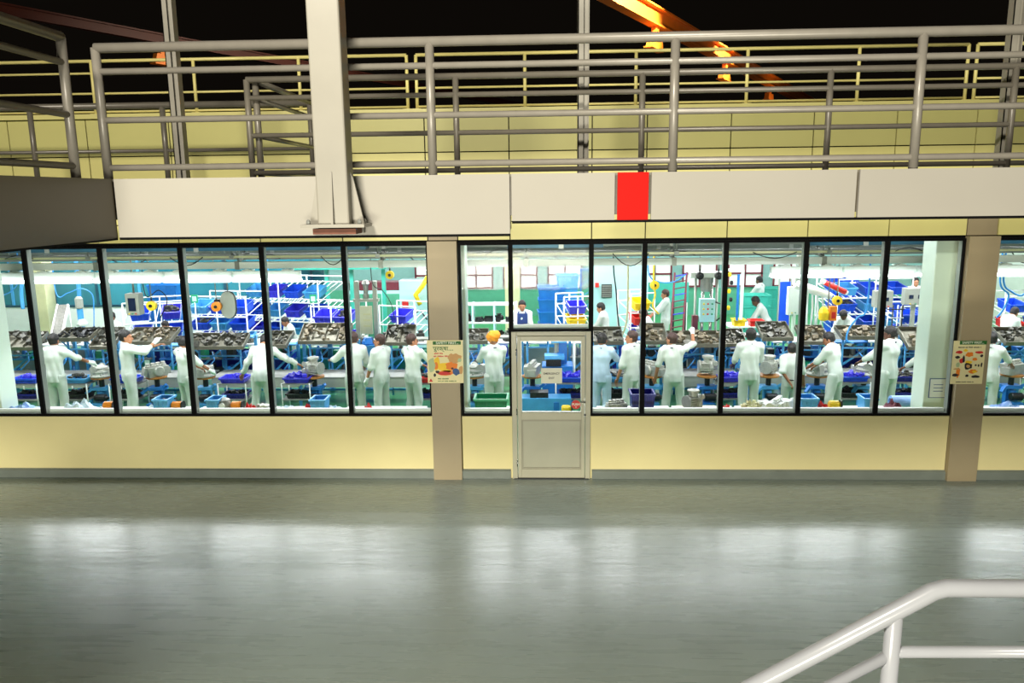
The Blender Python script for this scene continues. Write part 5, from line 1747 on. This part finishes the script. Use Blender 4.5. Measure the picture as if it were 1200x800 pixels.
# white lattice beside column on right
x_ = X(1046, 372, 7.1)
root = thing('pipe_lattice', 'black and white pipe lattice left of the blue bins', 'rack', (x_, 7.0, 0))
for k in range(4):
    MB().tube([(-.16 + .11 * k, 0, 0), (-.16 + .11 * k, 0, 1.6)], .016, 6).build('upright', (M_PIPEW, M_DARK)[k % 2], root)
for k in range(5):
    MB().tube([(-.18, -.01, .7 + .2 * k), (.2, -.01, .7 + .2 * k)], .014, 6).build('crossbar', (M_DARK, M_PIPEW)[k % 2], root)
# green canopy frame at the back
x_ = X(395, 320, 10.0)
root = thing('gantry_frame', 'green topped overhead frame behind the large flow rack', 'frame', (x_, 10.4, 0))
MB().box((0, 0, 2.32), (2.6, .3, .2)).build('beam', M_TEAL, root)
for s_ in (-.4, .3, 1.2):
    MB().box((s_, 0, 1.11), (.1, .1, 2.22)).build('leg', M_TEAL, root)
# dado boards behind the poster workers
x_ = X(450, 345, 11.5)
root = thing('cabinet', 'brown topped cabinet at the back behind the two post press', 'cabinet', (x_, 11.6, 0))
MB().box((0, 0, .75), (2.2, .5, 1.5)).build('body', M_CYANW, root)
MB().box((0, -.01, 1.62), (2.2, .5, .24)).build('top_box', M_DRED, root)
for s_ in (-.55, .55):
    MB().box((s_, -.26, .75), (1.0, .02, 1.3)).build('door', M_GREENW, root)

# hoses
def hp_(l, Y_):
    return [at(a, b, Y_ if not isinstance(Y_, (list, tuple)) else Y_[i]) for i, (a, b) in enumerate(l)]


hose('blue air hose curling above the slide chute', hp_([(66, 344), (80, 343), (95, 338), (108, 345), (110, 365), (110, 388)], 6.5), r=.012)
hose('blue air hose at the left edge below the yellow balancer', hp_([(23, 322), (20, 333), (12, 342), (0, 347)], 4.2))
hose('pale hose at the right of the control box', hp_([(170, 345), (186, 340), (196, 352), (188, 372)], 4.3), M_CABLE, .01)
hose('dark hose hanging slantwise right of the door', hp_([(719, 312), (722, 340), (724, 370), (730, 420)], 5.3), M_CABLE, .016)
hose('cream hose hanging beside the slanting dark hose', hp_([(735, 370), (728, 395), (722, 405), (730, 425)], 5.35), M_PIPEC, .022)
hose('blue hose looping behind the worker bent left', hp_([(1016, 360), (1005, 372), (995, 385), (992, 398), (1000, 402)], 4.6), r=.018)
hose('yellow hose beside the teal board', hp_([(766, 330), (768, 345), (765, 358), (772, 368)], 5.9), M_YELP, .018)
hose('blue hose arching over the dark red conveyor', hp_([(760, 318), (772, 330), (790, 330), (803, 322)], 6.0), M_HOSEB, .014)
hose('blue hose drooping in the far right window', hp_([(1172, 330), (1182, 345), (1176, 362), (1168, 372)], 5.5), M_HOSEB, .02)
hose('second blue hose drooping at the right edge', hp_([(1176, 328), (1186, 342), (1198, 346), (1206, 335)], 5.5), M_HOSEB, .02)
hose('black cable drooping from the two post press', hp_([(436, 330), (448, 340), (458, 355), (462, 372)], 5.5), M_CABLE, .009)
hose('blue pipe dropping behind the leftmost mullion', hp_([(25, 322), (25, 345), (27, 362)], 7.5), M_LBLUE, .045)
hose('blue pipe dropping right of the slide chute', hp_([(92, 335), (93, 360), (96, 392)], 7.8), M_LBLUE, .05)

# ------------------------------------------------------------------ items beside the window on low tables
YT = .72
for a, b, ph in ((-8.6, -7.7, 'under the leftmost window'), (-7.2, -5.75, 'under the window with the worker reaching right'), (-5.6, -3.4, 'under the windows left of the stooping worker'), (-3.2, -1.9, 'under the window left of the poster pilaster'),
                 (-.98, -.5, 'before the turbaned worker'), (.85, 2.0, 'under the window right of the door'), (2.05, 3.0, 'under the engine on the pale pallet'), (3.05, 4.2, 'under the heaped castings'), (4.25, 5.6, 'under the window left of the white column'), (6.7, 8.4, 'under the far right window')):
    table('low side table ' + ph, (a + b) / 2, YT, .84, b - a, .62, M_WHITE, M_LBLUE, 'low tables along the windows')
ZQ = .84
tx = lambda p: X(p, 474, YT)
tote('green plastic crate before the turbaned worker', tx(576), YT, ZQ, .52, .36, .25, M_GREENP)
tote('dark blue square bin behind the mullion right of the door', tx(752), YT, ZQ, .36, .36, .32, M_NAVY)
MBp = MB().box((0, 0, .015), (.62, .46, .03))
tag(MBp.build('pallet_board', M_PALLET, None, (tx(818), YT, ZQ)), 'pale board carrying an engine casting behind the glass', 'board')
casting('large engine casting on the pale board behind the glass', tx(812), YT, ZQ + .03, 0, .6, 1.05, M_STEEL, 'castings by the window')
heap('cream small parts heaped behind the glass', tx(882), YT, ZQ, .36, .4, .13, 60, 11, M_PIPEC, .05)
for k, (p, v) in enumerate(((900, 1), (911, 2), (922, 1))):
    casting('%s pale casting of the three heaped below the shorter worker' % ('leftmost', 'middle', 'rightmost')[k], tx(p), YT + .08 * (k - 1), ZQ, v, k, 1.0, M_WHITE, 'castings by the window')
o = thing('foam_roll', 'pale blue roll lying left of the white column', 'roll', (X(1064, 474, .97), .97, ZQ + .09))
MB().lathe([(.09, -.28), (.09, .28)], (0, 0, 0), 18, 'x').build('roll', M_FILMB, o)
MB().lathe([(.05, -.285), (.05, -.279)], (0, 0, 0), 14, 'x').build('end_hole', M_INKB, o)


def film(label, x, y, z, wd, dp, ht, m, seed):
    r_ = random.Random(seed)
    b = MB()
    n_ = 13
    vs_ = []
    ph = [r_.uniform(0, 6) for _ in range(4)]
    for i in range(n_):
        for j in range(n_):
            u, v_ = i / (n_ - 1) - .5, j / (n_ - 1) - .5
            e = max(0, math.cos(PI * u) * math.cos(PI * v_)) ** .8
            zz = .8 * ht * e * (.6 + .22 * math.sin(17 * u + ph[0]) + .22 * math.sin(19 * v_ + 7 * u + ph[1])) + .004
            vs_.append((u * wd + .02 * math.sin(11 * v_ + ph[2]), v_ * dp + .02 * math.sin(12 * u + ph[3]), max(zz, .004)))
    fs = [(i * n_ + j, (i + 1) * n_ + j, (i + 1) * n_ + j + 1, i * n_ + j + 1) for i in range(n_ - 1) for j in range(n_ - 1)]
    nb_ = len(vs_)
    per = [i * n_ for i in range(n_)] + [(n_ - 1) * n_ + j for j in range(1, n_)] + [i * n_ + n_ - 1 for i in range(n_ - 2, -1, -1)] + [j for j in range(n_ - 2, 0, -1)]
    vs_ += [(vs_[i][0], vs_[i][1], 0) for i in per]
    for k in range(len(per)):
        k2 = (k + 1) % len(per)
        fs.append((per[k2], per[k], nb_ + k, nb_ + k2))
    b.add(vs_, fs, False)
    return tag(b.build('plastic_sheet', m, None, (x, y, z)), label, 'plastic sheet')


film('pale blue bag at the foot of the leftmost window', tx(26), YT, ZQ, .5, .45, .2, M_FILMB, 1)
film('crumpled clear plastic at the knees of the worker reaching right', tx(92), YT, ZQ, .55, .5, .28, M_FILM, 2)
film('crumpled pale plastic left of the worker with raised hands', tx(118), YT, ZQ, .25, .4, .12, M_FILM, 3)
film('pale plastic sheet between the second and third workers', tx(176), YT, ZQ, .32, .4, .14, M_FILM, 4)
film('pale blue plastic at the foot of the stooping worker', tx(335), YT, ZQ, .35, .4, .14, M_FILM, 5)
film('white plastic at the foot of the worker beside the mullion', tx(390), YT, ZQ, .3, .4, .14, M_FILM, 6)
film('dark red bundle left of the white column', tx(1052), YT + .16, ZQ, .22, .25, .2, M_DRED, 7)
film('blue crumpled plastic in the far right window', tx(1180), YT, ZQ, .5, .4, .2, M_FILMB, 8)
film('white plastic at the foot of the worker in pale blue', tx(712), YT, ZQ, .25, .4, .18, M_FILM, 9)
tote('light blue box between the second and third workers', tx(193), YT, ZQ, .24, .3, .24, M_LBLUE, fill=M_DARK)
tote('light blue box behind the glass right of the half hidden worker', tx(253), YT, ZQ, .2, .3, .23, M_LBLUE)
tote('light blue box right of the stooping worker', tx(375), YT, ZQ, .24, .3, .23, M_LBLUE)
tote('light blue box at the foot of the bent worker', tx(945), YT, ZQ, .26, .3, .24, M_LBLUE)
tote('light blue box by the mullion left of the tall worker', tx(1016), YT, ZQ, .2, .3, .24, M_LBLUE)
tote('red bin beside the bent worker', tx(956), YT - .05, ZQ, .15, .2, .2, M_REDP) if False else film('red crumpled pouch beside the bent worker', tx(963), YT, ZQ, .17, .2, .22, M_REDP, 10)
film('red crumpled pouch behind the stooping worker', tx(292), YT, ZQ, .2, .2, .2, M_REDP, 11)
film('red crumpled pouch right of the stooping worker', tx(361), YT, ZQ, .17, .2, .18, M_REDP, 12)
film('red crumpled pouch at the worker facing left', tx(432), YT, ZQ, .14, .2, .2, M_REDP, 13)
film('small red pouch left of the upright worker', tx(852), YT, ZQ, .16, .2, .16, M_REDP, 14)
o = thing('canister', 'round grey canister behind the glass left of the stooping worker', 'canister', (tx(263), YT, ZQ))
MB().lathe([(.08, 0), (.11, .02), (.115, .12), (.09, .2), (.03, .23)], (0, 0, 0), 16).build('drum', M_STEEL, o)
MB().lathe([(.045, -.12), (.05, -.1)], (0, 0, .12), 12, 'y').build('port', M_WHITE, o)
for k, (p, m, lb_) in enumerate(((278, M_ORP, 'orange and black motor behind the glass beside the canister'), (128, M_ORP, 'orange and brown motor left of the worker with raised hands'), (208, M_ORP, 'small orange motor beside the half hidden worker'), (978, M_YELP, 'yellow motor between the legs of the bent worker'), (664, M_YELP, 'yellow and black motor low in the door glass'))):
    o = thing('small_motor', lb_, 'motor', (tx(p), YT + (0 if k != 4 else .1), ZQ if k != 4 else .0))
    if k == 4:
        o.location = (X(664, 474, 2.0), 2.0, .42)
        table('small stand low behind the door glass', X(664, 474, 2.0), 2.0, .42, .3, .3)
    MB().lathe([(.05, -.09), (.07, -.07), (.07, .05), (.04, .08)], (0, 0, .1), 12, 'x').build('body', m, o)
    MB().box((0, 0, .02), (.16, .12, .04)).build('foot', M_DARK, o)
    MB().lathe([(.08, .08), (.08, .1)], (0, 0, .1), 12, 'x').build('end_cap', M_DARK, o)
casting('upright casting left of the bearded worker', tx(722), YT, ZQ, 2, .4, .85, M_CAST, 'castings by the window')
casting('grey casting right of the grey canister', tx(310), YT, ZQ, 1, .4, .7, M_CAST, 'castings by the window')
